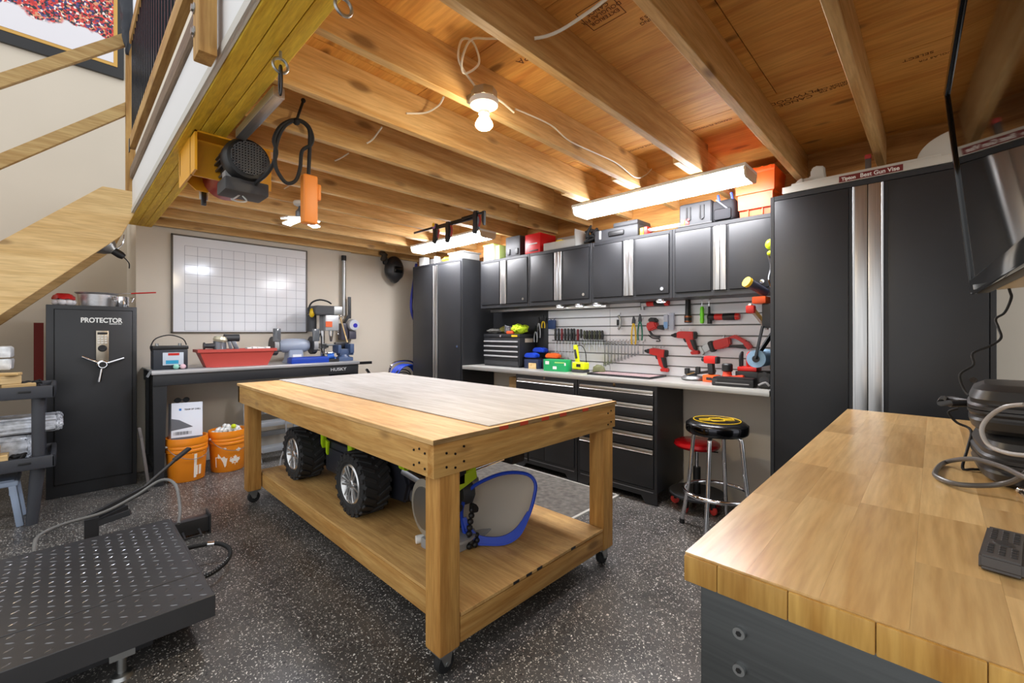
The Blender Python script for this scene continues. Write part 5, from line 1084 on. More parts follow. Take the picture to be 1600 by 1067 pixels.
b = B().ball((3.22, 3.02, zt2+.05), .075, 3, (1, 1.25, .62)).rough(.013, 4); b.top('hi_vis_vest', plain('hi_vis', (190, 220, 40), .8), 'crumpled lime hi-vis vest on the tool chest', 'vest')
B().box(3.14, 3.17, 3.04, 3.13, zt2, zt2+.03, .006).top('orange_tag', plain('orange_tag', (220, 84, 40), .5), 'small orange tag in front of the vest on the tool chest', 'tag')
# quick clamps
def qclamp(label, mat, z, x):
    t = T('quick_clamp', label, 'clamp', (x, 2.76, z), group='coloured clamps beside the tool chest')
    B().prism([(-.07, 0), (.07, 0), (.085, .015), (.06, .045), (-.03, .05), (-.08, .03)], lambda a, b_, d: Vector((d, a, b_)), -.035, .035, .008).out('body', mat, t); B().box(.0, .012, -.12, .13, -.012, 0).out('bar', SCREWM, t); return t
B().box(3.16, 3.34, 2.72, 2.90, ZW, ZW+.09, .004).top('clamp_rack_box', plain('navy_box', (30, 40, 70), .5), 'dark blue rack box under the clamps on the worktop', 'box')
qclamp('blue quick clamp on the rack box', BLU, ZW+.104, 3.20).location.y = 2.83
o = qclamp('upper blue quick clamp behind the orange one', BLU, ZW+.155, 3.29); o.location.y = 2.80
o = qclamp('orange quick clamp on the rack box', plain('clamp_orange', (232, 104, 36), .4), ZW+.104, 3.28); o.location.y = 2.63; B().box(3.20, 3.36, 2.56, 2.70, ZW, ZW+.09, .004).top('grey_rack_box', BLK2, 'dark grey rack box under the orange clamp', 'box')
B().box(3.145, 3.158, 2.74, 2.83, ZW, ZW+.055, .003).top('wood_offcut', WB, 'small wood offcut standing before the blue clamps', 'wood block')
t = T('green_carton', 'green printed carton on the worktop', 'carton', (3.13, 2.46, ZW), .12)
B().box(-.05, .05, -.12, .12, 0, .105, .003).out('carton', plain('carton_green', (20, 160, 92), .45), t); B().box(-.0508, -.0502, -.02, .02, .02, .045).box(-.0508, -.0502, .06, .10, .06, .09).out('white_print', WHT, t); B().box(-.0508, -.0502, -.10, .0, .075, .085).out('yellow_print', plain('lime_print', (170, 220, 120), .5), t); B().box(-.0508, -.0502, -.115, -.10, .055, .08).out('small_label', WHT, t)
t = T('detail_sander', 'lime yellow cordless sander standing on the worktop', 'sander', (3.17, 2.235, ZW))
B().box(-.05, .05, -.06, .06, 0, .025, .006).out('pad', BLK2, t); B().box(-.045, .045, -.065, .065, .025, .09, .018, 3).out('body', plain('sander_lime', (214, 226, 20), .35), t); B().bar((0, .03, .08), (0, .055, .24), .035, .03, .008).out('handle', plain('sander_lime', (214, 226, 20), .35), t); B().bar((-.014, .033, .12), (-.014, .05, .20), .012, .022, .003).out('grip', BLK2, t); B().tube([(0, .05, .23), (0, -.01, .235), (0, -.05, .18), (0, -.06, .09)], .004, 8, k=4).out('cord', RUB, t); B().box(-.052, -.044, -.03, .01, .05, .075).out('badge', BLKM, t)
B().lathe([(0, 0), (.05, 0), (.055, .02), (.045, .05), (.02, .065), (0, .067)], (3.25, 2.10, ZW)).rough(.004, 3).top('olive_pouch', plain('olive_cloth2', (110, 112, 80), .9), 'small olive pouch beside the lime sander', 'pouch')
t = T('counter_mat', 'pink grid mat in a black frame lying on the worktop', 'mat', (3.18, 1.80, ZW))
def gridm():
    m = NT('grid_mat'); tcx = m.add('ShaderNodeTexCoord'); c = m.add('ShaderNodeTexChecker'); c.inputs['Scale'].default_value = 90; c.inputs['Color1'].default_value = S(196, 168, 168); c.inputs['Color2'].default_value = S(120, 96, 98); m.link(tcx.outputs['Object'], c.inputs['Vector']); m.link(c.outputs[0], m.b.inputs['Base Color']); return m.m
B().box(-.13, .13, -.27, .27, .001, .010).out('grid', gridm(), t); B().box(-.14, -.13, -.28, .28, 0, .016, .002).box(.13, .14, -.28, .28, 0, .016, .002).box(-.13, .13, -.28, -.27, 0, .016, .002).box(-.13, .13, .27, .28, 0, .016, .002).out('frame', SCREWM, t)
p = PX(1080, 580, 3.20)
t = T('circular_trim_saw', 'round silver and black cut-off tool lying on the worktop', 'saw', (p.x+.04, p.y, ZW)); B().lathe([(0, 0), (.07, 0), (.085, .008), (.085, .016), (.07, .03), (.03, .035), (0, .035)], n=28).out('guard', GALV, t); B().bar((.01, .06, .05), (.01, -.02, .05), .04, .035, .01).bar((.0, -.02, .05), (.03, -.15, .075), .02, .02, .004).out('handle', BLKM, t); B().box(-.02, .02, .03, .06, .04, .085, .006).box(-.02, .01, -.05, -.02, .05, .10, .006).out('knob', BLKM, t); B().bar((-.04, .03, .04), (-.05, -.03, .06), .012, .008).out('lever', CHR, t)
p = PX(1110, 580, 3.18)
t = T('impact_driver', 'red impact driver standing on its battery on the worktop', 'drill', (p.x+.03, p.y, ZW), -.15)
B().box(-.05, .04, -.045, .045, 0, .05, .008).out('battery', ORG, t); B().box(-.0515, -.0495, -.025, .015, .015, .035).out('battery_label', BLKM, t); B().bar((-.0, .0, .05), (.005, .01, .135), .04, .045, .012).out('grip', BLKM, t); B().bar((.0, -.04, .155), (.012, .055, .155), .055, .055, .014).out('body', RED, t); B().cyl((.012, .05, .155), (.016, .08, .155), .022, .015).out('chuck', BLKM, t); B().box(-.024, .024, -.05, -.03, .13, .18, .008).out('rear_cap', BLKM, t)
p = PX(1134, 580, 3.13)
t = T('palm_sander', 'orange-red palm sander on the worktop', 'sander', (p.x+.03, p.y, ZW)); B().lathe([(0, 0), (.06, 0), (.06, .012), (.05, .015), (0, .015)], n=28).out('pad', BLKM, t); B().lathe([(.055, .015), (.052, .03), (.03, .055), (.026, .085), (0, .085)], n=24).bar((0, .0, .035), (-.01, -.11, .05), .04, .035, .012).out('body', plain('sander_orange', (226, 66, 34), .4), t); B().lathe([(.026, .082), (.034, .09), (.034, .13), (.028, .138), (0, .138)], n=24).out('top_knob', BLKM, t)
t = T('battery_charger', 'red and white battery charger with tools in it near the right locker', 'charger', (3.24, .90, ZW))
B().box(-.07, .09, -.07, .07, 0, .09, .008).out('base', BLKM, t); B().box(-.06, .06, -.06, .06, .09, .12, .008).out('cradle', RED, t)
for i, y in enumerate((-.05, .0, .045)): B().tube([(-.04, y, .10), (-.045, y, .19), (-.02, y-.006, .215), (.0, y, .19), (.0, y, .10)], .008, 8, k=3).out('tool_handle', (WHT, RED, BLKM)[i], t)
B().bar((.0, -.02, .12), (.05, -.11, .20), .06, .02, .005).out('silver_blade', GALV, t)
t = T('black_tool_case', 'flat black plastic case at the front right of the worktop', 'case', (3.06, .94, ZW), .05)
B().box(-.06, .06, -.125, .125, 0, .05, .008).box(-.05, .05, -.12, .12, .05, .056, .003).out('case', BLKM, t); B().box(-.063, -.058, -.10, .10, .018, .024).out('seam', GRY, t); B().box(-.062, -.055, .09, .12, .01, .045, .003).out('latch', BLK2, t)
t = T('black_battery_pack', 'black battery pack and camera-like tool against the right locker', 'battery', (3.10, .76, ZW)); B().box(-.06, .10, -.035, .04, 0, .10, .012, 2).out('body', BLKM, t); B().cyl((-.065, .0, .05), (-.055, .0, .05), .028).cyl((-.062, .0, .09), (-.05, .0, .09), .015).out('dial', BLK2, t); B().tube([(-.07, .03, .02), (-.075, -.01, .04), (-.07, -.03, .02)], .006, 8, k=3).out('strap', GRY, t)
B().box(3.33, 3.385, .725, .80, ZW+.10, ZW+.24, .003).top('power_outlet_box', CARD, 'brown outlet box low on the slatwall by the right locker', 'outlet')
# side of right locker
YL = .712
t = T('tool_holder', 'black tool holder with yellow badge on the side of the right locker', 'tool holder', (3.10, YL+.03, 1.25))
B().box(3.03, 3.30, YL, YL+.06, 1.28, 1.43, .006).out('holder', BLK2, t, True); B().cyl((3.10, YL+.061, 1.35), (3.10, YL+.064, 1.35), .042, n=28).out('badge', YEL, t, True); text('m', .07, BLKM, t, (3.10, YL+.0645, 1.355), Euler((math.pi/2, 0, math.pi)).to_matrix().to_4x4(), 'badge_mark', .0004, .003)
B().cyl((3.08, YL+.05, 1.50), (2.98, YL+.12, 1.56), .026, .03).out('grip', plain('navy_grip', (56, 58, 76), .4), t, True); B().cyl((2.98, YL+.12, 1.56), (2.965, YL+.13, 1.568), .033).out('yellow_ring', YEL, t, True); B().box(3.0, 3.12, YL+.03, YL+.11, 1.43, 1.475, .01).out('orange_part', ORG, t, True); B().bar((2.99, YL+.12, 1.42), (3.20, YL+.07, 1.28), .02, .03, .003).out('arm', plain('tan_arm', (180, 160, 140), .5), t, True); B().box(2.98, 3.03, YL+.09, YL+.14, 1.37, 1.42, .01).out('red_clip', RED, t, True)
t = T('paper_towel_roll', 'blue shop towel roll on a folding bracket beside the right locker', 'paper towel', (3.12, YL+.09, 1.05))
B().cyl((3.02, YL+.09, 1.085), (3.30, YL+.09, 1.085), .055, n=28).out('roll', plain('blue_towel', (150, 186, 216), .9, noise=.08), t, True); B().cyl((3.019, YL+.09, 1.085), (3.017, YL+.09, 1.085), .022).out('core', BLKM, t, True); B().bar((3.01, YL+.09, 1.09), (3.01, YL+.05, 1.29), .012, .025).bar((3.01, YL+.09, 1.09), (3.16, YL+.01, 1.28), .012, .025).out('bracket', SCREWM, t, True)
t = T('head_lamp', 'lime green lamp on a chain hanging from the last wall cabinet', 'lamp', (3.07, .735, 1.53)); B().ball((0, 0, .27), .028, 3, (.8, 1, 1.2)).ball((0, 0, .215), .018, 2).out('lamp', plain('lime_lamp', (190, 210, 30), .35), t); B().tube([(0, .008, .20), (-.005, -.005, .13), (0, .01, .06), (-.005, -.005, .0)], .006, 6, k=4).out('chain', CHR, t)
# ------------------------------------------------------------------ stools
p = PZ(1120, 657, .70)
st_ = T('bar_stool', 'chrome bar stool with black padded seat and yellow emblem', 'stool', (p.x, p.y, 0), .0)
SR = .178
B().lathe([(0, .622), (SR-.012, .622), (SR, .632), (SR, .672), (SR-.004, .684), (SR-.02, .697), (SR-.06, .703), (0, .705)], n=40).out('seat', plain('black_vinyl', (20, 20, 21), .25), st_)
B().lathe([(SR+.001, .636), (SR+.003, .64), (SR+.003, .675), (SR+.001, .68)], n=40).out('seat_band', plain('band_black_chrome', (60, 60, 64), .1, 1), st_)
em = B()
ring_ = [(.135*math.cos(2*math.pi*i/40), .135*math.sin(2*math.pi*i/40), .7045) for i in range(40)]
em.tube(ring_, .0022, 6, True); em.out('emblem_ring', YEL, st_)
bow = [(-.11, -.018), (-.10, .022), (-.035, .022), (-.03, .045), (.04, .045), (.045, .022), (.11, .022), (.10, -.018), (.035, -.018), (.03, -.042), (-.04, -.042), (-.045, -.018)]
va = -.85
R2 = Matrix.Rotation(math.atan2(-CA, SA), 4, 'Z')
bw = B(); outl = [R2 @ Vector((a, b_, .7052)) for a, b_ in bow]; bw.tube(outl, .004, 6, True); bw.out('emblem_cross', YEL, st_)
for k in range(4):
    a = math.radians(45+90*k)+math.atan2(-CA, SA)+.06
    c_, s_ = math.cos(a), math.sin(a)
    B().tube([(.10*c_, .10*s_, .625), (.135*c_, .135*s_, .60), (.145*c_, .145*s_, .55), (.17*c_, .17*s_, .30), (.20*c_, .20*s_, .10), (.215*c_, .215*s_, .015)], .0125, 12, k=3).out('leg', CHR, st_); B().cyl((.2165*c_, .2165*s_, 0), (.215*c_, .215*s_, .028), .0165).out('foot_cap', BLKM, st_)
B().tube([(.192*math.cos(2*math.pi*i/48), .192*math.sin(2*math.pi*i/48), .255) for i in range(48)], .0125, 12, True).out('foot_ring', CHR, st_)
p = PZ(1092, 697, .47)
rs = T('roller_stool', 'red padded mechanic roller stool behind the bar stool', 'stool', (p.x+.12, p.y+.06, 0))
B().lathe([(0, .425), (.12, .425), (.145, .435), (.155, .45), (.15, .468), (.13, .478), (0, .482)], n=36).out('seat', plain('red_vinyl', (190, 18, 26), .22), rs); B().cyl((0, 0, .28), (0, 0, .43), .013).out('piston', CHR, rs); B().cyl((0, 0, .10), (0, 0, .29), .025).out('column', BLKM, rs); B().bar((.02, 0, .41), (.13, -.10, .385), .008, .008).out('lever', BLKM, rs)
B().lathe([(0, .085), (.16, .085), (.185, .095), (.19, .11), (.18, .112), (.16, .10), (0, .10)], n=36).out('tray', BLK2, rs)
for k in range(5):
    a = 2*math.pi*k/5+.5; x, y = .15*math.cos(a), .15*math.sin(a); f = B().box(x-.012, x+.012, y-.016, y+.016, .035, .087, .003).out('caster_fork', BLKM, rs); B().lathe([(0, -.011), (.02, -.011), (.03, -.006), (.03, .006), (.02, .011), (0, .011)], (x, y, .03), (-s_ if False else math.sin(a), -math.cos(a), 0), 18).out('wheel', plain('red_wheel', (214, 66, 60), .4), f)
# ------------------------------------------------------------------ under the work table
ZSH = .2142
RT = plain('tyre_rubber', (34, 34, 35), .7)
tk = T('ride_on_truck', 'black and lime ride-on toy truck parked on the lower table shelf', 'toy truck', (1.52, 2.80, ZSH))
def wheel(cx, cy, side):
    R_ = .182; w_ = .085; c = Vector((cx, cy, ZSH+R_))
    b = B().lathe([(.10, -w_*.75), (.125, -w_*1.0), (.16, -w_*1.0), (.172, -w_*.85), (.172, w_*.85), (.16, w_), (.125, w_), (.10, w_*.75)], c, (1, 0, 0), 40)
    for i in range(20):
        for s_ in (-1, 1):
            a = 2*math.pi*(i+(.5 if s_ > 0 else 0))/20; m = Matrix.Translation(c) @ Matrix.Rotation(a, 4, 'X')
            b.box(-.04, .04, -.011, .011, -.006, .009, .003, 1, mat=m @ Matrix.Translation((s_*.042, 0, .173)) @ Matrix.Rotation(s_*.55, 4, 'Z'))
            b.box(-.006, .006, -.012, .012, -.022, .012, .003, 1, mat=m @ Matrix.Translation((s_*w_*.98, 0, .160)))
    tw = b.out('tyre', RT, tk, True)
    s_ = side
    rim = B().lathe([(.112, s_*w_*.55), (.112, s_*w_*.9), (.104, s_*w_*.98), (.098, s_*w_*.9), (.09, s_*w_*.55)], c, (1, 0, 0), 36)
    for i in range(6):
        a = 2*math.pi*i/6; d = Vector((0, math.cos(a), math.sin(a))); n_ = Vector((0, -math.sin(a), math.cos(a)))
        for q in (-1, 1): rim.bar(c+Vector((s_*w_*.8, 0, 0))+d*.022+n_*q*.008, c+Vector((s_*w_*.88, 0, 0))+d*.102+n_*q*.02, .012, .012, .002)
    rim.lathe([(0, s_*w_*.9), (.02, s_*w_*.9), (.028, s_*w_*.8), (.028, s_*w_*.5)], c, (1, 0, 0), 20)
    rim.out('rim', plain('silver_rim', (206, 206, 206), .25, .85), tw, True); B().lathe([(0, s_*w_*.45), (.10, s_*w_*.45), (.10, s_*w_*.5), (0, s_*w_*.5)], c, (1, 0, 0), 28).out('brake_disc', BLKM, tw, True)
for cx, sd in ((1.20, -1), (1.80, 1)):
    for cy in (2.36, 3.24): wheel(cx, cy, sd)
DK = plain('truck_navy', (30, 32, 40), .4)
B().prism([(2.06, ZSH+.20), (2.10, ZSH+.09), (2.45, ZSH+.06), (3.1, ZSH+.06), (3.45, ZSH+.12), (3.45, ZSH+.38), (3.2, ZSH+.44), (2.5, ZSH+.40), (2.15, ZSH+.33)], lambda a, b_, d: Vector((d, a, b_)), 1.31, 1.70, .015).out('chassis', DK, tk, True)
B().box(1.26, 1.32, 2.58, 3.02, ZSH+.09, ZSH+.30, .015).box(1.245, 1.27, 2.66, 2.93, ZSH+.13, ZSH+.26, .008).out('side_step', plain('truck_black', (38, 40, 48), .45), tk, True)
for ya, yb, z0, z1 in ((2.98, 3.05, .24, .42), (2.56, 2.64, .20, .42)): B().prism([(ya, ZSH+z1), (yb, ZSH+z1), (yb-.01, ZSH+z0+.03), ((ya+yb)/2, ZSH+z0)], lambda a, b_, d: Vector((d, a, b_)), 1.235, 1.262, .004).out('lime_fender', LIME, tk, True)
B().prism([(2.62, ZSH+.21), (2.69, ZSH+.20), (2.64, ZSH+.12)], lambda a, b_, d: Vector((d, a, b_)), 1.238, 1.25).out('lime_accent', LIME, tk, True); B().prism([(2.93, ZSH+.30), (2.97, ZSH+.31), (2.96, ZSH+.22), (2.94, ZSH+.21)], lambda a, b_, d: Vector((d, a, b_)), 1.238, 1.25).out('lime_accent', LIME, tk, True)
B().box(1.28, 1.76, 2.14, 2.58, ZSH+.33, ZSH+.47, .03, 2).out('hood', DK, tk, True); B().tube([(1.255, 2.60, ZSH+.37), (1.25, 2.75, ZSH+.40), (1.255, 3.0, ZSH+.41)], .012, 8, k=3).out('side_bar', BLK2, tk, True)
B().bar((1.30, 2.10, ZSH+.28), (1.36, 1.98, ZSH+.22), .035, .035, .008).cyl((1.40, 1.99, ZSH+.20), (1.34, 1.96, ZSH+.20), .045).box(1.33, 1.75, 1.97, 2.09, ZSH+.10, ZSH+.17, .02).out('bumper', plain('silver_bumper', (150, 150, 154), .3, .8), tk, True)
B().tube([(1.335+.025*math.cos(a), 1.957, ZSH+.20+.025*math.sin(a)) for a in [2*math.pi*i/20 for i in range(20)]], .006, 6, True).out('headlight_ring', YEL, tk, True); B().cyl((1.35, 1.965, ZSH+.2), (1.33, 1.957, ZSH+.2), .018).out('headlight', DGRY, tk, True)
for k in range(3): B().tube([(1.30+.022*math.cos(a), 2.10-.02*k, ZSH+.31+.022*math.sin(a)) for a in [2*math.pi*i/14 for i in range(14)]], .005, 6, True).out('spring_coil', LIME, tk, True)
for cy in (2.36, 3.24): B().cyl((1.13, cy, ZSH+.182), (1.87, cy, ZSH+.182), .016).out('axle', SCREWM, tk, True)
# mitre saw
ms = T('mitre_saw', 'lime and black sliding mitre saw on the lower table shelf', 'saw', (1.36, 1.66, ZSH))
SL = plain('saw_lime', (186, 216, 30), .4)
B().box(-.16, .16, -.06, .12, 0, .05, .008).lathe([(0, .05), (.11, .05), (.11, .062), (0, .062)], (-.04, .02, 0), n=28).out('base', GRY, ms); B().box(-.16, .20, .03, .045, .05, .10, .004).out('fence', GALV, ms)
bc = Vector((-.145, .08, .20)); ax = Vector((.99, -.10, 0)).normalized()
B().lathe([(0, -.02), (.128, -.02), (.135, -.016), (.135, .016), (.128, .02), (0, .02)], bc, ax, 40).out('blade_guard', plain('guard_smoke', (160, 152, 138), .25, spec=.6), ms)
g = B()
for i in range(14):
    a = math.pi*.75+i*.055; yv = ax.cross(Vector((0, 0, 1))); d = yv*math.cos(a)*-1+Vector((0, 0, 1))*math.sin(a); g.bar(bc+d*.136-ax*.018, bc+d*.136+ax*.018, .004, .004)
g.out('guard_slots', DGRY, ms); B().lathe([(0, -.026), (.10, -.026), (.10, -.021), (0, -.021)], bc, ax, 32).out('blade', GALV, ms)
B().lathe([(0, .02), (.055, .02), (.06, .03), (.06, .11), (.045, .13), (0, .13)], bc+Vector((.0, -.01, .03)), ax, 24).out('motor', SL, ms); B().lathe([(0, .0), (.06, 0), (.065, .01), (.065, .06), (.05, .075), (0, .075)], bc+ax*.16+Vector((-.0, -.01, .03)), ax, 10).out('motor_cap', BLK2, ms); B().cyl(bc+ax*.15+Vector((-.05, -.09, .0)), bc+ax*.155+Vector((-.056, -.105, .0)), .018).out('brush_cap', BLKM, ms)
for dy in (-.03, .03): B().cyl((.0, .06+dy, .33), (.36, .02+dy, .37), .010).out('slide_rail', CHR, ms)
B().box(.30, .40, -.05, .10, .33, .42, .012).out('slide_block', BLKM, ms); B().box(-.06, .03, .0, .13, .28, .38, .014).out('slide_block', BLKM, ms); B().tube([(.38, -.04, .40), (.41, -.06, .40), (.415, -.06, .33)], .005, 6, k=3).out('hose', BLKM, ms); B().prism([(-.02, .26), (.10, .30), (.09, .36), (-.03, .33)], xz_y, .0, .03, .004).out('lime_arm', SL, ms)
B().box(.22, .30, .10, .20, .0, .04, .005).tube([(.27, .10, .02), (.27, .02, .02), (.31, .02, .02), (.31, .10, .02)], .005, 6).out('extension', SCREWM, ms)
# blue rimmed tray leaning on the saw
tr_ = T('blue_rimmed_scoop', 'grey plastic scoop with a bright blue rim leaning on the mitre saw', 'scoop', (1.42, 1.47, ZSH))
nrm = Vector((-.62, -.74, .26)).normalized(); sx = Vector((.76, -.64, 0)).normalized(); up_ = nrm.cross(sx)*-1
if up_.z < 0: up_ = -up_
def TP(a, b_, d): return Vector((0.05, .06, .01))+sx*a+up_*b_+nrm*d
out_ = [(-.16, .06), (-.12, .015), (-.04, .0), (.04, .0), (.11, .04), (.16, .12), (.19, .20), (.20, .27), (.16, .315), (.06, .325), (-.04, .30), (-.13, .25), (-.17, .16)]
outs = [Vector((q.x, q.y)) for q in smooth_path([(a, b_, 0) for a, b_ in out_+[out_[0]]], 4)[:-1]]
cen = Vector((.01, .17)); b = B(); rings = []
for f_, dp in ((1.0, .0), (.9, -.03), (.7, -.06), (.4, -.075), (.1, -.08)): rings.append([b.bm.verts.new(TP(cen.x+(q.x-cen.x)*f_, cen.y+(q.y-cen.y)*f_, dp)) for q in outs])
n_ = len(outs)
for r0, r1 in zip(rings, rings[1:]):
    for i in range(n_): b.bm.faces.new((r0[i], r0[(i+1) % n_], r1[(i+1) % n_], r1[i]))
b.bm.faces.new(rings[-1]); bmesh.ops.solidify(b.bm, geom=b.bm.faces[:], thickness=.004)
b.out('shell', plain('scoop_grey', (226, 220, 208), .5), tr_, ang=60)
B().tube([TP(q.x, q.y, .004) for q in outs], .009, 8, True).out('rim', BLU, tr_)
oa = smooth_path([(a, b_, 0) for a, b_ in ((-.168, .12), (-.125, .012), (-.04, -.008), (.05, -.006), (.12, .035), (.172, .13))], 5)
ia = smooth_path([(a, b_, 0) for a, b_ in ((.155, .14), (.10, .07), (.04, .035), (-.03, .03), (-.10, .05), (-.15, .125))], 5)
B().prism([(q.x, q.y) for q in oa+ia], TP, -.004, .012).out('blue_lower_band', BLU, tr_)
fx = T('flexible_arm', 'black ball-jointed flexible arm standing on the shelf', 'flexible arm', PZ(733, 858, ZSH))
fx.location.z = ZSH
pts = [(0, 0, .014), (.012, 0, .03), (-.006, -.004, .05), (-.004, -.006, .078), (.0, -.004, .104), (.008, 0, .13), (.018, .004, .155), (.024, .006, .18)]
b = B()
for q in pts: b.ball(q, .0155, 2)
b.out('ball_links', BLKM, fx); B().prism([(.015, .17), (.05, .165), (.055, .185), (.035, .21), (.015, .21)], xz_y, -.012, .02, .004).out('head', BLKM, fx); B().ball((.028, -.01, .016), .0155).ball((.045, -.005, .03), .0155).ball((.05, .002, .05), .014).out('base_links', BLKM, fx)
q = PZ(648, 845, ZSH)
bo = T('white_bottle', 'small white bottle lying on the lower shelf behind the front table leg', 'bottle', (q.x-.015, q.y-.03, ZSH)); d = Vector((.80, -.30, 0)).normalized()
B().lathe([(0, 0), (.019, .002), (.02, .01), (.02, .06), (.011, .07), (.011, .08), (0, .08)], (0, 0, .0205), d, 20).out('bottle', WHT, bo)
kt = T('saw_kit', 'lime and black tool parts lying beside the white bottle', 'tool part', (q.x+.12, q.y-.02, ZSH)); B().box(-.03, .05, -.02, .05, .0, .06, .008).out('block', BLK2, kt); B().box(-.035, .03, -.015, .045, .06, .08, .006).out('lime_cap', LIME, kt)
for k in range(3): B().cyl((-.03, -.03+.012*k, .008), (.05, -.05+.012*k, .008), .006).out('bit', GALV, kt)
# ------------------------------------------------------------------ on the butcher block
ZB = .9012
p = PZ(1562, 840, .925)
rm = T('remote_control', 'dark grey television remote on the butcher block', 'remote', (.0, .0, ZB))
c1, c2 = PZ(1527, 812, .925), PZ(1580, 880, .925); c3 = PZ(1585, 822, .925)
ctr = Vector(((c1.x+c2.x)/2, (c1.y+c2.y)/2, 0)); dl = Vector((c1.x-c2.x, c1.y-c2.y, 0)).normalized()
rm.location = (1.085, -.035, ZB); rm.rotation_euler = (0, 0, math.atan2(dl.y, dl.x)-.25)
rm.location = (ctr.x+.0, ctr.y-.012, ZB)
B().prism([(-.085, .006), (-.078, .0), (.08, .0), (.085, .008), (.085, .018), (-.082, .024)], lambda a, b_, d: Vector((a, d, b_)), -.022, .022, .003).out('body', plain('remote_grey', (72, 68, 66), .5), rm)
km = B().box(-.004, .004, -.0035, .0035, 0, .002, .0008, 1).mesh('button', plain('button_dark', (44, 42, 42), .5))
for i in range(11):
    for k in range(3):
        if i in (4, 5): continue
        o = bpy.data.objects.new('button', km); COL.objects.link(o); o.parent = rm; o.location = (-.06+i*.0125, -.012+k*.012, .0235-.0365*(-.06+i*.0125+.082)/1.0*.98)
B().lathe([(0, .002), (.011, .002), (.012, 0)], (-.004, 0, .021), n=20).out('nav_ring', plain('button_dark', (44, 42, 42), .5), rm)
CS = plain('case_black', (44, 43, 43), .42)
def hard_case(label, x, y, z, rz):
    t = T('hard_case', label, 'case', (x, y, z), rz, group='ear protection cases on the butcher block')
    for s_, nm in ((0, 'lower_shell'), (1, 'upper_shell')):
        b = B(); prev = None; n_ = 32
        prof = [(.80, .0), (.93, .012), (.98, .03), (.955, .036), (.955, .041), (1.0, .048), (1.0, .054)]
        if s_: prof = [(1.0, .056), (1.0, .064), (.955, .069), (.955, .074), (.97, .08), (.90, .10), (.72, .112), (.6, .113)]
        for f_, zz in prof:
            r = []
            for i in range(n_):
                a = 2*math.pi*i/n_; cx_, sy_ = math.cos(a), math.sin(a); e_ = .45
                r.append(b.bm.verts.new((.15*f_*math.copysign(abs(cx_)**e_, cx_), .105*f_*math.copysign(abs(sy_)**e_, sy_), zz)))
            if prev:
                for i in range(n_): b.bm.faces.new((prev[i], prev[(i+1) % n_], r[(i+1) % n_], r[i]))
            else: b.bm.faces.new(r[::-1])
            prev = r
        b.bm.faces.new(prev); b.out(nm, CS, t, ang=25)
    if z > ZB+.05: B().tube([(.0, .10, .055), (-.05, .135, .055), (-.05, .15, .055), (.05, .15, .055), (.05, .135, .055), (.0, .10, .055)], .009, 8).out('handle', CS, t)
    return t
pc = PZ(1550, 742, ZB)
hard_case('lower black hard-shell case stacked on the butcher block', 1.60, -.175, ZB, .06); hard_case('upper black hard-shell case with a loop handle', 1.61, -.165, ZB+.1135, -.05)
GCB = plain('grey_cable', (88, 84, 80), .35)
ca_ = [PX(1650, 690, 1.34), PX(1600, 742, 1.37), PX(1560, 757, 1.40), PZ(1500, 757, .912), PZ(1466, 746, .91), PZ(1462, 736, .91), PZ(1478, 722, .91), PX(1520, 717, 1.52), PX(1565, 729, 1.42), PX(1600, 745, 1.34), PX(1650, 766, 1.28)]
B().tube(ca_, .0055, 10, k=8).top('grey_patch_cable', GCB, 'thick grey cable looped flat on the butcher block', 'cable')
hg = [Vector((1.18, -.205, 1.06)), Vector((1.20, -.10, 1.085)), Vector((1.22, -.035, 1.06)), Vector((1.21, -.015, 1.0)), Vector((1.17, -.04, .955)), Vector((1.12, -.10, .935)), Vector((1.08, -.17, .93))]
hg = [PX(1600, 632, 1.32), PX(1570, 636, 1.34), PX(1545, 652, 1.36), PX(1534, 672, 1.36), PX(1545, 695, 1.34), PX(1575, 708, 1.30), PX(1620, 713, 1.26)]
B().tube(hg, .0042, 10, k=6).top('grey_headset_cable', plain('pale_grey_cable', (150, 146, 142), .35), 'pale grey cable arching in front of the black cases', 'cable')
tv_c = [PX(1573, 440, 1.9), PX(1578, 455, 1.9), PX(1580, 466, 1.9), PX(1570, 488, 1.9), PX(1556, 498, 1.9), PX(1560, 512, 1.88), PX(1564, 528, 1.86), PX(1548, 540, 1.84), PX(1520, 552, 1.82), PX(1521, 570, 1.80), PX(1500, 585, 1.78), PX(1506, 608, 1.76), PX(1514, 618, 1.74)]
B().tube(tv_c, .0032, 8, k=5).top('dangling_cord', RUB, 'thin black cord dangling in zigzags below the television', 'cord')
B().tube([PX(1497, 638, 1.72), PX(1482, 644, 1.72), PX(1495, 660, 1.72), PX(1517, 672, 1.70), PX(1512, 700, 1.64), PZ(1504, 731, .906), PZ(1520, 733, .906), PZ(1540, 734, .906)], .0032, 8, k=5).top('thin_black_cord', RUB, 'thin black cord trailing from the case handle onto the butcher block', 'cord')
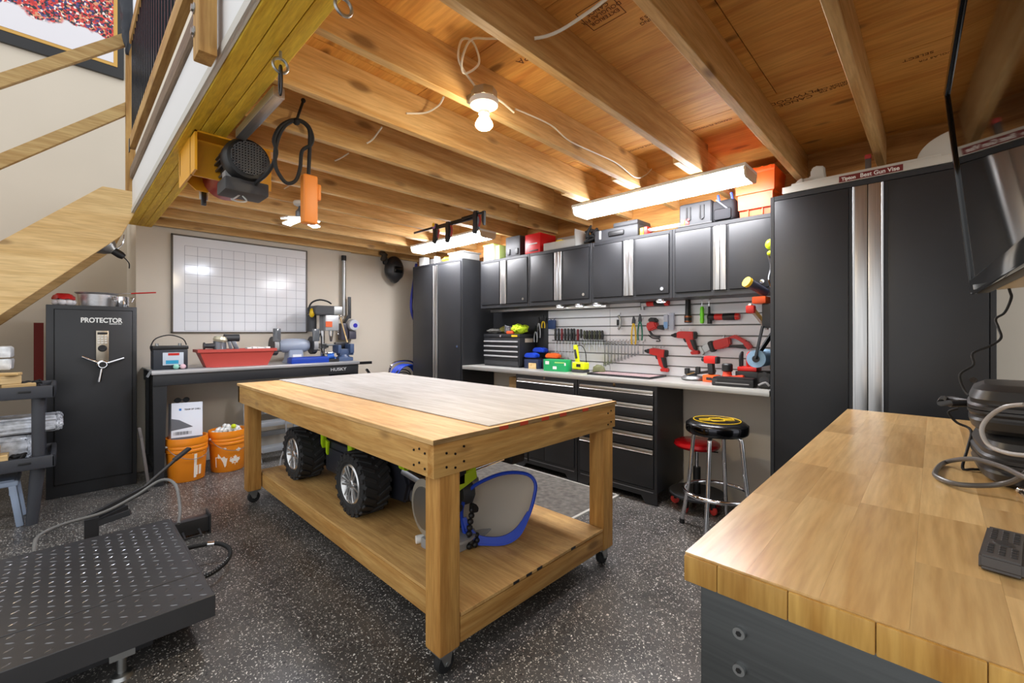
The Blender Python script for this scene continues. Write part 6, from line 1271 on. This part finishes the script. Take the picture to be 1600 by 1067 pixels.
B().tube([PZ(1592, 764, .906), PZ(1597, 770, .906), PZ(1606, 778, .906)], .006, 8, k=3).ball(PZ(1595, 766, .909), .008).top('metal_plug', CHR, 'small shiny jack plug at the right edge of the butcher block', 'plug')
# ------------------------------------------------------------------ television
far = Vector((2.02, -.092, 0)); near = Vector((.79, -.135, 0)); d = (near-far).normalized(); TW = (near-far).length
tv = T('television', 'large flat television tilted down over the butcher block', 'television', (far.x, far.y, 1.375))
nv = Vector((-d.y, d.x, 0))
if nv.y < 0: nv = -nv
tl = math.radians(5.2); upv = (Vector((0, 0, 1))*math.cos(tl)+nv*math.sin(tl)).normalized(); fr = d.cross(upv).normalized()
if fr.y < 0: fr = -fr
TH = .672
def TVP(a, b_, c): return far+Vector((0, 0, 1.372))+d*a+upv*b_+fr*c
m = Matrix((d, upv, fr)).transposed().to_4x4(); m.translation = TVP(0, 0, 0)
TB = plain('tv_gloss_black', (10, 10, 11), .08, spec=.5)
B().box(0, TW, 0, TH, -.035, -.004, .006, mat=m).out('back_case', BLKM, tv, True)
f = B(); e = .022
f.box(0, TW, 0, .045, -.004, .010, .005, mat=m).box(0, TW, TH-e, TH, -.004, .010, .004, mat=m).box(0, e, 0, TH, -.004, .010, .004, mat=m).box(TW-e, TW, 0, TH, -.004, .010, .004, mat=m); f.out('bezel', TB, tv, True)
B().box(e-.001, TW-e+.001, .044, TH-e+.001, -.004, .003, mat=m).out('screen', plain('tv_screen', (4, 4, 5), .04, spec=1.0), tv, True)
B().box(.11, .128, .008, .022, .0095, .0108, mat=m).out('badge', plain('silver_badge', (190, 190, 190), .3, .6), tv, True)
B().box(.10, TW-.1, .0, .10, -.12, -.034, .006, mat=m).out('lower_housing', plain('tv_beige_back', (196, 186, 164), .5), tv, True)
B().box(TW/2-.1, TW/2+.1, TH/2-.1, TH/2+.1, -.06, -.034, mat=m).bar(TVP(TW/2, TH/2, -.05), Vector((1.40, -.499, 1.72)), .05, .05).box(1.32, 1.48, -.4995, -.485, 1.60, 1.84).out('wall_mount', BLKM, tv, True)
